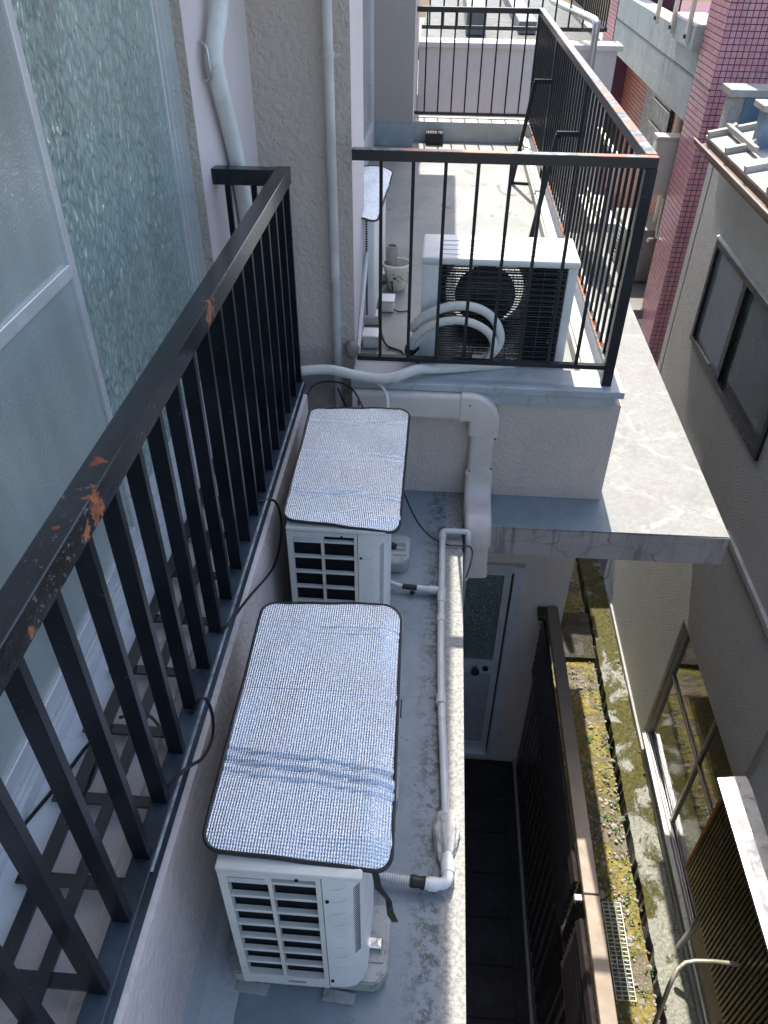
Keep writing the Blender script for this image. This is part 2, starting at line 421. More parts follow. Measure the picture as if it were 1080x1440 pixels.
def foil_mat():
    """quilted silver foil: rows of small bubbles"""
    m, nt, b = new_mat('quilted_silver_foil')
    v = coords(nt, world=True)
    s = N(nt, 'ShaderNodeSeparateXYZ'); L(nt, v, s.inputs[0])
    P = 2 * math.pi
    jit = math_(nt, 'MULTIPLY', noise(nt, v, 30, 3), 1.6)
    a = math_(nt, 'SINE', math_(nt, 'ADD', math_(nt, 'MULTIPLY', s.outputs['X'], P / .0068), jit))
    c = math_(nt, 'SINE', math_(nt, 'ADD', math_(nt, 'MULTIPLY', s.outputs['Y'], P / .0082), jit))
    prod = math_(nt, 'ADD', math_(nt, 'MULTIPLY', a, .62), math_(nt, 'MULTIPLY', c, .30))
    sp = noise(nt, v, 420, 2)
    gap = ramp(nt, math_(nt, 'ADD', prod, math_(nt, 'MULTIPLY', math_(nt, 'SUBTRACT', noise(nt, v, 160, 3), .5), .8)), -.75, .1, .9, 0)
    col = mixc(nt, gap, (.72, .76, .80), (.13, .17, .29))
    col = mixc(nt, ramp(nt, noise(nt, v, 7, 3), .4, .65, 0, .5), col, (.55, .68, .80))  # broad pale-blue sheen painted into the foil colour
    col = mixc(nt, ramp(nt, sp, .57, .64), col, (.98, .98, .98))  # near-white specks painted in as sparkle
    L(nt, col, b.inputs['Base Color'])
    L(nt, ramp(nt, noise(nt, v, 5, 4), .35, .65, .98, .72), b.inputs['Metallic'])
    L(nt, ramp(nt, sp, .35, .65, .2, .45), b.inputs['Roughness'])
    h = math_(nt, 'ADD', prod, math_(nt, 'MULTIPLY', sp, 1.7))
    bump(nt, b, h, .6, .0016)
    return m
FOIL = foil_mat()

def ripple_glass(name, tint, scale=60, strength=.8, stretch=(1, 1, .55), trans=.35, rough=.12):
    m, nt, b = new_mat(name)
    v = coords(nt, world=True, scale=stretch)
    n = N(nt, 'ShaderNodeTexVoronoi', feature='DISTANCE_TO_EDGE'); n.inputs['Scale'].default_value = scale
    wob = N(nt, 'ShaderNodeTexNoise'); wob.inputs['Scale'].default_value = scale * .5; L(nt, v, wob.inputs['Vector'])
    ad = N(nt, 'ShaderNodeVectorMath', operation='MULTIPLY_ADD'); L(nt, wob.outputs['Color'], ad.inputs[0]); ad.inputs[1].default_value = (1.1 / scale,) * 3; L(nt, v, ad.inputs[2])
    L(nt, ad.outputs[0], n.inputs['Vector'])
    hgt = ramp(nt, n.outputs['Distance'], .0, .32)
    big = ramp(nt, noise(nt, coords(nt, world=True, scale=(1, 2.2, .7)), 1.6, 2), .35, .65, .8, 1.18)
    k_ = (.74, 1.12) if scale < 100 else (.95, 1.03)
    c = mixc(nt, hgt, tuple(x * k_[0] for x in tint), tuple(x * k_[1] for x in tint))
    hs_ = N(nt, 'ShaderNodeHueSaturation'); L(nt, c, hs_.inputs['Color']); L(nt, big, hs_.inputs['Value']); c = hs_.outputs[0]
    L(nt, c, b.inputs['Base Color']); b.inputs['Roughness'].default_value = rough
    b.inputs['Transmission Weight'].default_value = trans; b.inputs['IOR'].default_value = 1.5
    b.inputs['Specular IOR Level'].default_value = .9; b.inputs['Coat Weight'].default_value = .8; b.inputs['Coat Roughness'].default_value = .06; b.inputs['Coat IOR'].default_value = 1.7
    L(nt, bump(nt, b, hgt, strength, .004), b.inputs['Coat Normal'])
    return m
TEAL = ripple_glass('hammered_teal_glass', (.30, .425, .39), 38, .85, (1, 1, .5), .12, .05)
FROST = ripple_glass('frosted_grey_glass', (.34, .39, .38), 120, .14, (1, 1, 1), .05, .2)
DOORG = ripple_glass('dark_figured_glass', (.10, .15, .17), 90, .5, (1, 1, 1), .1, .2)
def window_glass():
    m, nt, b = new_mat('window_glass')
    v = coords(nt, world=True, scale=(1, .45, 1.6))
    b.inputs['Base Color'].default_value = (.018, .022, .022, 1); b.inputs['Roughness'].default_value = .04
    b.inputs['Specular IOR Level'].default_value = 1.0; b.inputs['IOR'].default_value = 1.75; b.inputs['Coat Weight'].default_value = .6; b.inputs['Coat Roughness'].default_value = .03
    bump(nt, b, noise(nt, v, 14, 3), .12, .01)
    return m
WGLASS = window_glass()
CURTAIN = simple('pale_curtain', (.55, .60, .58), .8, var=.15, vscale=3)

def tile_mat():
    m, nt, b = new_mat('pink_ceramic_tile')
    v = coords(nt, world=True)
    vo = N(nt, 'ShaderNodeTexVoronoi'); vo.inputs['Scale'].default_value = 21; L(nt, v, vo.inputs['Vector'])
    c = mixc(nt, ramp(nt, noise(nt, v, 14, 4), .35, .65), (.54, .25, .285), (.64, .34, .365))
    c = mixc(nt, .12, c, vo.outputs['Color'], 'OVERLAY')
    L(nt, c, b.inputs['Base Color']); b.inputs['Roughness'].default_value = .3
    return m
TILE = tile_mat()
def red_tile():
    m, nt, b = new_mat('brick_red_tile')
    v = coords(nt, world=True)
    L(nt, mixc(nt, ramp(nt, noise(nt, v, 12, 4), .35, .65), (.30, .085, .065), (.42, .14, .11)), b.inputs['Base Color']); b.inputs['Roughness'].default_value = .4
    return m
RTILE = red_tile()
GROUT = simple('dark_plum_grout', (.13, .05, .08), .85, var=.1)
BAND = stucco('weathered_concrete_band', (.40, .44, .42), (.52, .55, .52), 30, .25, .004, stain=(.14, .17, .17), stain_amt=.6)

def moss_mat(name, conc, moss, thr=.5, ymoss=False):
    m, nt, b = new_mat(name)
    v = coords(nt, world=True)
    big = noise(nt, v, 3.2, 9, .72, .5)
    c = mixc(nt, ramp(nt, noise(nt, v, 45, 6, .75), .35, .65), tuple(x * .55 for x in conc), tuple(min(1, x * 1.25) for x in conc))
    mc = mixc(nt, ramp(nt, noise(nt, v, 30, 6, .7), .35, .65), tuple(x * .5 for x in moss), tuple(x * 1.5 for x in moss))
    if ymoss: big = math_(nt, 'ADD', big, ramp(nt, posn(nt)['Y'], 2.2, 4.2, -.13, .05))
    mk = ramp(nt, math_(nt, 'ADD', big, math_(nt, 'MULTIPLY', noise(nt, v, 55, 5, .8), .12)), thr + .035, thr + .085)
    c = mixc(nt, mk, c, mc)
    c = mixc(nt, ramp(nt, noise(nt, v, 85, 5, .8), .60, .68, 0, .8), c, (.03, .028, .022))
    L(nt, c, b.inputs['Base Color']); b.inputs['Roughness'].default_value = .9
    bump(nt, b, math_(nt, 'ADD', noise(nt, v, 70, 6, .7), mk), .7, .012)
    return m
LEDGE = moss_mat('mossy_concrete', (.30, .30, .25), (.075, .068, .013), .50, ymoss=True)
SOIL = moss_mat('mossy_gravel_soil', (.21, .18, .13), (.22, .18, .045), .46)
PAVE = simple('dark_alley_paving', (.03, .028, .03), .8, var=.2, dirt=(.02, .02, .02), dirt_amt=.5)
GROUND = stucco('ground_concrete', (.20, .195, .18), (.26, .25, .23), 20, .4, .01)
PEB = stucco('pebbles', (.16, .14, .12), (.42, .38, .32), 50, .3, .003)
LEAF = simple('small_green_leaf', (.10, .19, .035), .5, var=.25, vscale=30)
CERAM = simple('glazed_white_pot', (.70, .68, .60), .25, var=.03, bstr=.02)
PRINT = simple('dark_green_print', (.05, .10, .06), .4, var=.2)

# ================================================================== STRUCTURE: ground and slabs
def struct(name, mb, m, smooth=False): return build(name, mb, m, None, smooth, kind='structure')
struct('ground', MB().box(-60, 60, -60, 60, -6.8, -6.38), GROUND)
# alley floor inside the fence
b = MB(); b.box(.05, .80, -3, 3.598, -5.6, -5.33)
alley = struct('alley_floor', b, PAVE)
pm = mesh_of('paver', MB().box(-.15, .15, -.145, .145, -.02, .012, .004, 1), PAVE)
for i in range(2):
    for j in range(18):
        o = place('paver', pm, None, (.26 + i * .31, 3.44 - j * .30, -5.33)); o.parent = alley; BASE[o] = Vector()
# retaining wall below the fence
struct('retaining_wall', MB().box(.80, .94, -3, 3.598, -6.3, -5.29), CONC)
# gravel strip as a relief sheet
bm = bmesh.new(); nx, ny = 40, 300; vv = []
for j in range(ny + 1):
    for i in range(nx + 1):
        x = .94 + (1.812 - .94) * i / nx; y = -1.5 + 11.5 * j / ny
        z = -6.105 + .012 * math.sin(x * 13 + y * 5) * math.sin(y * 7) + random.uniform(-.007, .007)
        vv.append(bm.verts.new((x, y, z)))
for j in range(ny):
    for i in range(nx):
        a = j * (nx + 1) + i; bm.faces.new((vv[a], vv[a + 1], vv[a + nx + 2], vv[a + nx + 1]))
struct('gravel_strip', bm, SOIL, True)
# cast concrete drain ledge along the house
led = bmesh.new(); 
def relief_slab(x0, x1, y0, y1, z, h, nx, ny, amp):
    bm = bmesh.new(); g = []
    for j in range(ny + 1):
        for i in range(nx + 1):
            u, v = i / nx, j / ny
            ex = random.uniform(-.006, .006) if i in (0, nx) else 0
            g.append(bm.verts.new((x0 + (x1 - x0) * u + ex, y0 + (y1 - y0) * v, z + random.uniform(-amp, amp))))
    for j in range(ny):
        for i in range(nx):
            a = j * (nx + 1) + i; bm.faces.new((g[a], g[a + 1], g[a + nx + 2], g[a + nx + 1]))
    bnd = [e for e in bm.edges if e.is_boundary]
    r = bmesh.ops.extrude_edge_only(bm, edges=bnd)
    for v_ in [q for q in r['geom'] if isinstance(q, bmesh.types.BMVert)]: v_.co.z = z - h
    return bm
led.free()
ledge = build('drain_ledge', relief_slab(1.858, 2.075, -1.5, 10, -6.07, .2, 10, 260, .004), LEDGE, kind='structure')
cover = struct('drain_cover', relief_slab(1.30, 1.822, 5.36, 5.98, -6.055, .05, 12, 14, .003), moss_mat('mossy_shaded_concrete', (.085, .075, .07), (.05, .045, .02), .5))  # dark tone paints in shadow along with the cover's own moss
# roof deck with canopy slab: one cast piece
RS = MB().prism([(-.56, -2), (.19, -2), (.19, 2.98), (1.5, 2.98), (1.5, 7.3), (-.9, 7.3), (-.9, 3.0), (-.56, 3.0)], -2.62, -2.44, .006)
struct('roof_deck', RS, DECK)
# lower facade of the building with the door
struct('lower_wall', MB().box(-.9, .10, -3, 3.85, -6.4, -2.625), STUC)
b = MB(); b.box(.10, .232, 3.60, 3.85, -5.5, -2.625); b.box(.648, .942, 3.60, 6.8, -6.3, -2.625); b.box(.232, .648, 3.60, 3.85, -5.5, -5.267); b.box(.232, .648, 3.60, 3.85, -3.24, -2.625)
struct('door_wall', b, STUC)
# parapet wall of the terrace, its coping and floor
struct('terrace_wall', MB().prism([(-.33, 3.235), (.905, 3.235), (.905, 8.3), (-.33, 8.3)], -2.438, -1.88), STUC)
b = MB(); b.box(-.37, .900, 3.2, 3.40, -1.825, -1.79, .004); 
b.box(-.37, .86, 3.21, 3.395, -1.882, -1.826)
struct('front_coping', b, CAP)
struct('terrace_floor', MB().box(-.64, .72, 3.402, 8.05, -1.95, -1.86), PATIO)
b = MB(); b.box(.722, .905, 3.402, 8.05, -1.95, -1.80, .006); b.box(.735, .78, 3.45, 8.0, -1.80, -1.785, .004)
struct('side_curb', b, CURBW)
struct('far_curb', MB().box(-.64, .905, 8.052, 8.30, -1.95, -1.69, .006), CURBW)
struct('lower_terrace', MB().box(1.52, 3.2, 7.85, 12, -3.5, -3.4), GROUND)

# ================================================================== our building above (walls)
b = MB()
b.prism([(-1.35, -3), (-1.30, -3), (-1.30, 2.9), (-.862, 2.9), (-.775, 3.45), (-.375, 3.45), (-.375, 3.98), (-.64, 3.98), (-.64, 7.85), (-.285, 7.85), (-.285, 8.9), (-.30, 8.9), (-.30, 9.4), (-1.35, 9.4)], -2.0, 1.2)
b.prism([(-1.30, 3.045), (-.84, 3.045), (-.7755, 3.452), (-.3755, 3.452), (-.3755, 3.975), (-1.3, 3.975)], -2.6, -2.0)
mainw = build('main_building_wall', b, STUC_ROUGH)
W = thing('apartment_building', 'pale pinkish stucco apartment wall filling the left side behind the railings', 'building', (-1.0, 3.0, -2.44))
bm = mainw.data
mainw.parent = W; mainw.location = -Vector((-1.0, 3.0, -2.44)); mainw.name = 'wall'; BASE[mainw] = Vector()
# give the smooth faces their render: +X sides pale, far pier fine
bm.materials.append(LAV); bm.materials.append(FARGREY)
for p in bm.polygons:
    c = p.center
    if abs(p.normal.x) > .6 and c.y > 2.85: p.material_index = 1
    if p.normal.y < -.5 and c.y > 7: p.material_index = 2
# painted skirting of the far pier
build('pier_skirting', MB().box(-.638, -.277, 7.842, 9.1, -1.86, -1.66), simple('blue_grey_skirting', (.33, .37, .39), .6), W)
# sill wall below the window and the sloping ledge seen through the bars
b = MB()
b.prism([(-.545, -2.6), (-.552, -1.78), (-.60, -1.765), (-.66, -1.765), (-.664, -1.752), (-.74, -1.745), (-.745, -1.735), (-.93, -1.730), (-1.3, -1.730), (-1.3, -2.6)], -3, 3.04, axis='y')
build('sill_wall', b, stucco('pale_sill_render', (.53, .475, .455), (.59, .53, .505), 42, .35, .006, stain_amt=.3), W)
# cement fillet at the foot of the sill wall
build('cement_fillet', MB().prism([(-.548, -2.25), (-.532, -2.36), (-.50, -2.425), (-.45, -2.436), (-.548, -2.436)], -2.5, 3.04, axis='y'), stucco('fillet_mortar', (.40, .40, .41), (.46, .46, .46), 40, .3, .004), W)
# balcony slab of the storey above (throws the shade line on the terrace)
b = MB(); b.box(-1.35, .010, -8, 8.93, 1.2, 1.35); b.box(-1.35, -.30, 8.93, 9.45, 1.2, 1.35)
build('upper_balcony', b, STUC, W)

# ---- big left window
win = thing('sliding_window', 'tall sliding window with hammered teal glass and a frosted pane, behind the near railing', 'window', (-.93, 1.85, -1.70))
XW = -.93
b = MB(); b.box(-1.0, XW - .004, 2.880, 2.8985, -1.70, 1.19); b.box(-.985, XW + .010, 2.890, 2.8980, -1.70, 1.19); b.box(-.96, XW + .034, 2.8945, 2.8988, -1.70, 1.19)
sf_ = build('side_frame', b, ALU, win)
build('gasket', MB().box(-.9188, -.9150, 2.8981, 2.8987, -1.70, 1.1), DARK, sf_)
b = MB(); b.box(-1.0, XW + .03, -1, 2.84, -1.712, -1.682); b.box(-.975, XW + .016, -1, 2.84, -1.68, -1.666); b.box(-.96, XW + .03, -1, 2.84, -1.7215, -1.7125)
build('sill_track', b, ALU, win)
build('outer_sill', MB().box(-.955, -.818, -1, 2.86, -1.728, -1.7225, .001, 1), simple('pale_blue_white_sill', (.66, .70, .74), .3, var=.04, dirt=(.4, .4, .38), dirt_amt=.2), win)
def sash(y0, y1, x, glass, gname, mid=None, z0=-1.664, z1=1.15, st=.03, far=None):
    f = MB(); far = far or st; f.box(x - .018, x + .008, y0, y0 + st, z0, z1, .002, 1); f.box(x - .018, x + .008, y1 - far, y1, z0, z1, .002, 1)
    f.box(x - .018, x + .008, y0 + st, y1 - st, z0, z0 + .065, .002, 1)
    if mid is not None: f.box(x - .016, x + .006, y0 + st, y1 - st, mid - .018, mid + .018, .002, 1)
    fo = build('sash_frame', f, ALU, win)
    g = MB(); g.box(x - .008, x - .003, y0 + st - .004, y1 - far + .004, z0 + .06, z1)
    build(gname, g, glass, fo)
sash(1.86, 2.879, XW - .022, TEAL, 'hammered_pane', far=.008)
sash(.86, 1.885, XW + .002, FROST, 'frosted_pane', -.757)
sash(-.4, .855, XW - .030, FROST, 'frosted_pane', -.757)
# curtain folds and room wall behind the teal pane
bm = bmesh.new(); pr = None
for i in range(60):
    y = 1.9 + i * .016; x = -1.10 + .018 * math.sin(i * .8) + .01 * math.sin(i * 2.1)
    a_ = bm.verts.new((x, y, -1.65)); c_ = bm.verts.new((x, y, 1.1))
    if pr: bm.faces.new((pr[0], a_, c_, pr[1]))
    pr = (a_, c_)
cur = build('curtain', bm, CURTAIN, None, True, recalc=False)
props(cur, 'pale curtain hanging inside behind the hammered teal glass', 'curtain')

# ---- near railing (left)
LR = thing('window_railing', 'near black window railing with flaking paint and rust spots along its top bar', 'railing', (-.585, 1.6, -1.72))
b = MB(); b.box(-.612, -.560, -.6, 3.028, -.860, -.800, .0022, 1); build('top_rail', b, RAIL_L, LR)
b = MB(); b.box(-.855, -.6125, 2.978, 3.028, -.860, -.803, .002, 1); build('side_rail', b, RAIL_L, LR)
b = MB(); b.box(-.612, -.560, -.6, 3.028, -1.712, -1.690, .003); b.box(-.562, -.553, -.6, 3.028, -1.730, -1.694)
build('bottom_rail', b, old_black('worn_blue_black_paint', [], base=(.020, .027, .036), scatter=.76, rough=.3), LR)
build('worn_lip', MB().box(-.5592, -.5532, .8, 3.0, -1.6898, -1.6880), simple('worn_blue_grey_edge', (.30, .35, .39), .5, var=.3, vscale=30, dirt=(.02, .025, .03), dirt_amt=.9, dscale=6), LR)
bal = mesh_of('baluster', MB().box(-.019, .019, -.010, .010, -1.690, -.858, .0012, 1), BAR_L)
for k in range(22):
    y = 3.015 - k * .1362
    if y > -.3: place('baluster', bal, LR, (-.587, y, 0))
sbal = mesh_of('baluster_side', MB().box(-.010, .010, -.010, .010, -1.70, -.858, .0015, 1), BAR_L)
for x in (-.80, -.70): place('baluster', sbal, LR, (x, 3.006, 0))
sb = MB(); sb.box(-.722, -.694, -.6, 3.0, -1.700, -1.690); build('shelf_bar', sb, RAIL_L, LR)
sb = MB(); sb.box(-.812, -.780, -.6, 3.0, -1.700, -1.690); build('shelf_bar', sb, RAIL_L, LR)
cb = mesh_of('cross_bar', MB().box(-.119, .119, -.014, .014, -.004, .004), RAIL_L)
for k in range(14): place('cross_bar', cb, LR, (-.733, .577 + k * .197, -1.7052))
LR2 = MB(); LR2.bar((-.812, 3.0, -1.695), (-.56, 3.0, -1.695), .03, .012); build('end_bar', LR2, RAIL_L, LR)

# ================================================================== condensers on the roof deck
def rounded_rect(x0, x1, y0, y1, r, n=8):
    pts = []
    for cx, cy, a0 in ((x1 - r, y1 - r, 0), (x0 + r, y1 - r, 90), (x0 + r, y0 + r, 180), (x1 - r, y0 + r, 270)):
        for k in range(n + 1):
            a = R(a0 + 90 * k / n); pts.append((cx + r * math.cos(a), cy + r * math.sin(a)))
    return pts
def make_mat(label, corners, z, loc, folds, r=.045, sag=None, group='silver foil covers on the air conditioners'):
    """foil mat as a warped grid with its own thickness, black binding round it"""
    (ax, ay), (bx, by), (cx, cy), (dx, dy) = corners       # fl, fr, br, bl
    T = thing('foil_cover', label, 'cover', loc, group)
    rim = rounded_rect(0, 1, 0, 1, .0, 1)
    W_ = math.dist((ax, ay), (bx, by)); H_ = math.dist((ax, ay), (dx, dy))
    ru, rv = r / W_, r / H_
    def uv2p(u, v):
        x = (ax * (1 - u) + bx * u) * (1 - v) + (dx * (1 - u) + cx * u) * v
        y = (ay * (1 - u) + by * u) * (1 - v) + (dy * (1 - u) + cy * u) * v
        zz = z
        for (fv, dep, tilt) in folds:
            zz -= 1.3 * dep * math.exp(-((v + tilt * (u - .5) + .004 * math.sin(u * 9) - fv) / .0062) ** 2) - dep * .4 * math.exp(-((v + tilt * (u - .5) - fv - .014) / .008) ** 2)
        zz += .004 * math.sin(u * 4.3 + v * 6.1 + 1) * math.sin(v * 4 + u) + .0022 * math.sin(v * 17 + u * 6) + .0012 * math.sin(u * 19 - v * 11)
        if sag: zz += sag(u, v)
        return Vector((x, y, zz))
    bm = bmesh.new(); nu, nv = 30, 150; top = {}; 
    def inside(u, v):
        du = max(ru - u, u - (1 - ru), 0) / ru; dv = max(rv - v, v - (1 - rv), 0) / rv
        return du * du + dv * dv <= 1.0001
    def clampuv(u, v):
        du = ru - u if u < ru else (u - (1 - ru) if u > 1 - ru else 0); dv = rv - v if v < rv else (v - (1 - rv) if v > 1 - rv else 0)
        q = math.hypot(du / ru, dv / rv)
        if du and dv and q > 1:
            u = (ru - du / q) if u < ru else (1 - ru + du / q); v = (rv - dv / q) if v < rv else (1 - rv + dv / q)
        return u, v
    for j in range(nv + 1):
        for i in range(nu + 1):
            u, v = clampuv(i / nu, j / nv); top[i, j] = bm.verts.new(uv2p(u, v))
    for j in range(nv):
        for i in range(nu):
            try: bm.faces.new((top[i, j], top[i + 1, j], top[i + 1, j + 1], top[i, j + 1]))
            except Exception: pass
    bnd = [e for e in bm.edges if e.is_boundary]
    rr = bmesh.ops.extrude_edge_only(bm, edges=bnd)
    for q in rr['geom']:
        if isinstance(q, bmesh.types.BMVert): q.co.z -= .006
    build('foil_sheet', bm, FOIL, T, True)
    pts = []
    for u, v in rounded_rect(0, 1, 0, 1, 1e-6, 1): pass
    ring = []
    for (cu, cv, a0) in ((1 - ru, 1 - rv, 0), (ru, 1 - rv, 90), (ru, rv, 180), (1 - ru, rv, 270)):
        for k in range(7):
            a = R(a0 + 15 * k); ring.append((cu + ru * math.cos(a), cv + rv * math.sin(a)))
    full = []
    for k in range(len(ring)):
        p, q = ring[k], ring[(k + 1) % len(ring)]
        n_ = 14 if math.dist(p, q) > .3 else 1
        for t in range(n_): full.append((p[0] + (q[0] - p[0]) * t / n_, p[1] + (q[1] - p[1]) * t / n_))
    P = [uv2p(u, v) + Vector((0, 0, -.002)) for u, v in full]; P.append(P[0].copy())
    build('binding', MB().tube(P, .0055, 6, cap=False, smooth=0), RUBBER, T, True)
    return T

def condenser(label, x0, x1, y0, y1, z0, z1, loc, full=True):
    """narrow end towards the viewer: intake grille on the left, valve cover on the right"""
    T = thing('air_conditioner', label, 'air conditioner', loc, 'condensers standing in a row on the narrow roof deck')
    w = x1 - x0
    # cabinet shell: long body, slightly set back from the end panel
    b = MB(); b.box(x0 + .012, x1 - .035, y0 + .03, y1, z0 + .02, z1 - .02, .006)
    build('cabinet', b, WHITE_PL, T, True)
    b = MB(); b.box(x0 - .002, x1 - .006, y0 - .004, y1 + .004, z1 - .018, z1, .006); build('top_panel', b, WHITE_PL2, T, True)
    # end panel with window openings (one moulded grille)
    xs = x0 + (x1 - x0) * .70                 # panel split
    g = MB(); yf0, yf1 = y0, y0 + .018
    colx = [x0 + .020, x0 + .020 + (xs - x0 - .05) / 2, x0 + .030 + (xs - x0 - .05) / 2, xs - .012]
    g.box(x0, colx[0], yf0, yf1, z0, z1 - .02); g.box(colx[3], xs, yf0, yf1, z0, z1 - .02); g.box(colx[1], colx[2], yf0 + .001, yf1 - .001, z0, z1 - .02)
    H = z1 - .02 - z0; rows = 8; zt = z1 - .065; zb = z0 + .055
    g.box(colx[0], colx[3], yf0 + .0005, yf1 - .0005, z0, zb); g.box(colx[0], colx[3], yf0 + .0005, yf1 - .0005, zt + .028, z1 - .0205)
    g.box(colx[0], colx[1], yf0 + .0005, yf1 - .0005, zt - .004, zt + .028)
    pitch = (zt - zb) / 7
    for k in range(1, 8):
        zz = zb + pitch * k
        g.box(colx[0], colx[1], yf0 + .002, yf1 - .002, zz - .0055, zz + .0055, .0015, 1)
        g.box(colx[2], colx[3], yf0 + .002, yf1 - .002, zz - .0055, zz + .0055, .0015, 1)
    gp = build('intake_grille', g, WHITE_PL2, T, True)
    build('heat_exchanger', MB().box(x0 + .018, xs - .008, y0 + .0195, y0 + .0295, z0 + .04, z1 - .03), DARK, T)
    fins = MB()
    for k in range(30): fins.box(x0 + .02 + k * (xs - x0 - .03) / 30, x0 + .0207 + k * (xs - x0 - .03) / 30, y0 + .0180, y0 + .0193, z0 + .05, z1 - .035)
    build('fins', fins, COIL, T, kind='stuff')
    # rating plate strip
    build('name_strip', MB().box(colx[0], colx[1] - .006, y0 - .0022, y0 - .0003, zt + .004, zt + .022, .0008, 1), simple('pale_strip', (.55, .58, .60), .4), gp)
    # valve cover: rounded towards the right
    prof = [(xs + .002, y0 + .002), (x1 - .055, y0 + .004), (x1 - .028, y0 + .012), (x1 - .010, y0 + .030), (x1 - .002, y0 + .062), (x1, y0 + .12), (x1, y0 + .24), (x1 - .034, y0 + .24), (x1 - .034, y0 + .03), (xs + .002, y0 + .018)]
    vc = build('valve_cover', MB().prism(prof, z0 + .004, z1 - .0205), WHITE_PL, T, True)
    v = MB()
    for k in range(34):
        zz = z1 - .08 - k * .0105
        v.bar((x1 - .0290, y0 + .0110, zz), (x1 - .0150, y0 + .0230, zz + .006), .0012, .0022)
    build('vent_slots', v, DARK, vc, kind='stuff')
    v = MB()
    for k in range(9):
        zz = z1 - .07 - k * .062
        v.tube([(xs + .018, y0 + .0022, zz - .004), (xs + .030, y0 + .0022, zz - .005), (xs + .042, y0 + .0026, zz - .002), (x1 - .052, y0 + .0046, zz + .004), (x1 - .046, y0 + .0065, zz + .008)], .0012, 6, smooth=2)
    build('ribs', v, WHITE_PL2, vc, True, kind='stuff')
    sc_ = mesh_of('screw', MB().lathe((0, 0, 0), [(.0045, -.002), (.0045, .0015), (.003, .0025)], 10, 'y'), DARK)
    for (xx, zz) in ((xs + .012, z1 - .13), (xs + .010, z0 + .05), (xs - .055, z1 - .035)): place('screw', sc_, T, (xx, y0 - .0005, zz))
    build('badge', MB().box(colx[2] + .002, colx[2] + .05, y0 - .0015, y0 - .0003, z0 + .022, z0 + .030), simple('grey_badge', (.32, .32, .31), .4), T)
    # pedestal feet
    for yy in (y0 + .10, y1 - .14): build('foot', MB().box(x0 - .01, x1 - .02, yy - .02, yy + .02, z0 - .008, z0 + .019), STEEL, T)
    return T
ZD = -2.44
ac1 = condenser('nearest condenser, white with a grid end grille, under the larger silver cover', -.428, -.088, .838, 1.62, -2.363, -1.722, (-.26, 1.2, -2.37))
ac2 = condenser('second condenser along the deck, white, under the smaller silver cover by the stucco wall', -.475, -.118, 2.045, 2.80, -2.368, -1.726, (-.30, 2.4, -2.37))
def block(x0, x1, y0, y1, name_label, chrome=True):
    T = thing('support_block', name_label, 'support block', ((x0 + x1) / 2, (y0 + y1) / 2, ZD), 'weathered blocks under the condensers')
    poly = [(x0 + .02, y0), (x1 - .03, y0), (x1, y0 + .03), (x1, y1 - .015), (x1 - .015, y1), (x0 + .02, y1), (x0, y1 - .02), (x0, y0 + .03)]
    build('block_body', MB().prism(poly, ZD + .002, ZD + .062, .005), BLOCKM, T, True)
    build('strap_plate', MB().box(x1 - .085, x1 - .012, y0 + .055, y1 - .055, ZD + .0625, ZD + .067, .001, 1), BLOCKM, T)
    if chrome:
        build('bolt_bracket', MB().box(x1 - .062, x1 - .018, y0 + .085, y0 + .115, ZD + .068, ZD + .088, .003, 1), CHROME, T)
        build('bolt_knob', MB().lathe((x1 - .075, y0 + .10, ZD + .067), [(.014, 0), (.014, .018), (.009, .026)], 12), RUBBER, T, True)
    return T
block(-.485, -.035, .862, 1.08, 'speckled grey block under the near end of the nearest condenser')
block(-.485, -.035, 1.40, 1.60, 'grey block under the far end of the nearest condenser, mostly hidden', False)
block(-.50, -.06, 2.10, 2.29, 'grey block under the near end of the second condenser, hidden behind the near cover', False)
block(-.50, -.055, 2.60, 2.80, 'grey block showing to the right of the second condenser')
for (p, l) in (((-.415, .848, -2.4385), 'small dark wedge lying in front of the nearest condenser, left one'), ((-.17, .842, -2.4385), 'flat dark wedge lying in front of the nearest condenser, right one')):
    o = build('wedge', MB().prism([(p[0] - .045, p[1] - .012), (p[0] + .045, p[1] - .018), (p[0] + .05, p[1] + .01), (p[0] - .04, p[1] + .02)], p[2], p[2] + .010, .001), BLOCKM, None, base=p)
    props(o, l, 'wedge', 'wedges under the block')
make_mat('larger silver foil cover with black binding, on the nearest condenser', [(-.468, .868), (-.030, .858), (-.052, 1.672), (-.474, 1.66)], -1.704, (-.25, 1.2, -1.72),
         [(.875, .0025, .0), (.845, .0025, 0), (.58, .0025, .02), (.565, .002, .02), (.315, .005, .045), (.275, .006, .05), (.235, .004, .05)],
         sag=lambda u, v: -.012 * max(0, 1 - v / .08) * (.4 + u) - .016 * max(0, (u - .88) / .12) * (1 + .4 * math.sin(v * 9)))
make_mat('smaller silver foil cover with black binding, on the second condenser by the wall', [(-.490, 2.062), (-.078, 2.046), (-.078, 2.826), (-.498, 2.818)], -1.706, (-.28, 2.4, -1.72),
         [(.86, .003, .0), (.56, .0025, .02), (.50, .002, -.02), (.245, .003, .02), (.215, .003, .03)],
         sag=lambda u, v: -.012 * max(0, 1 - v / .08) * (.4 + u) - .008 * max(0, (u - .9) / .1))
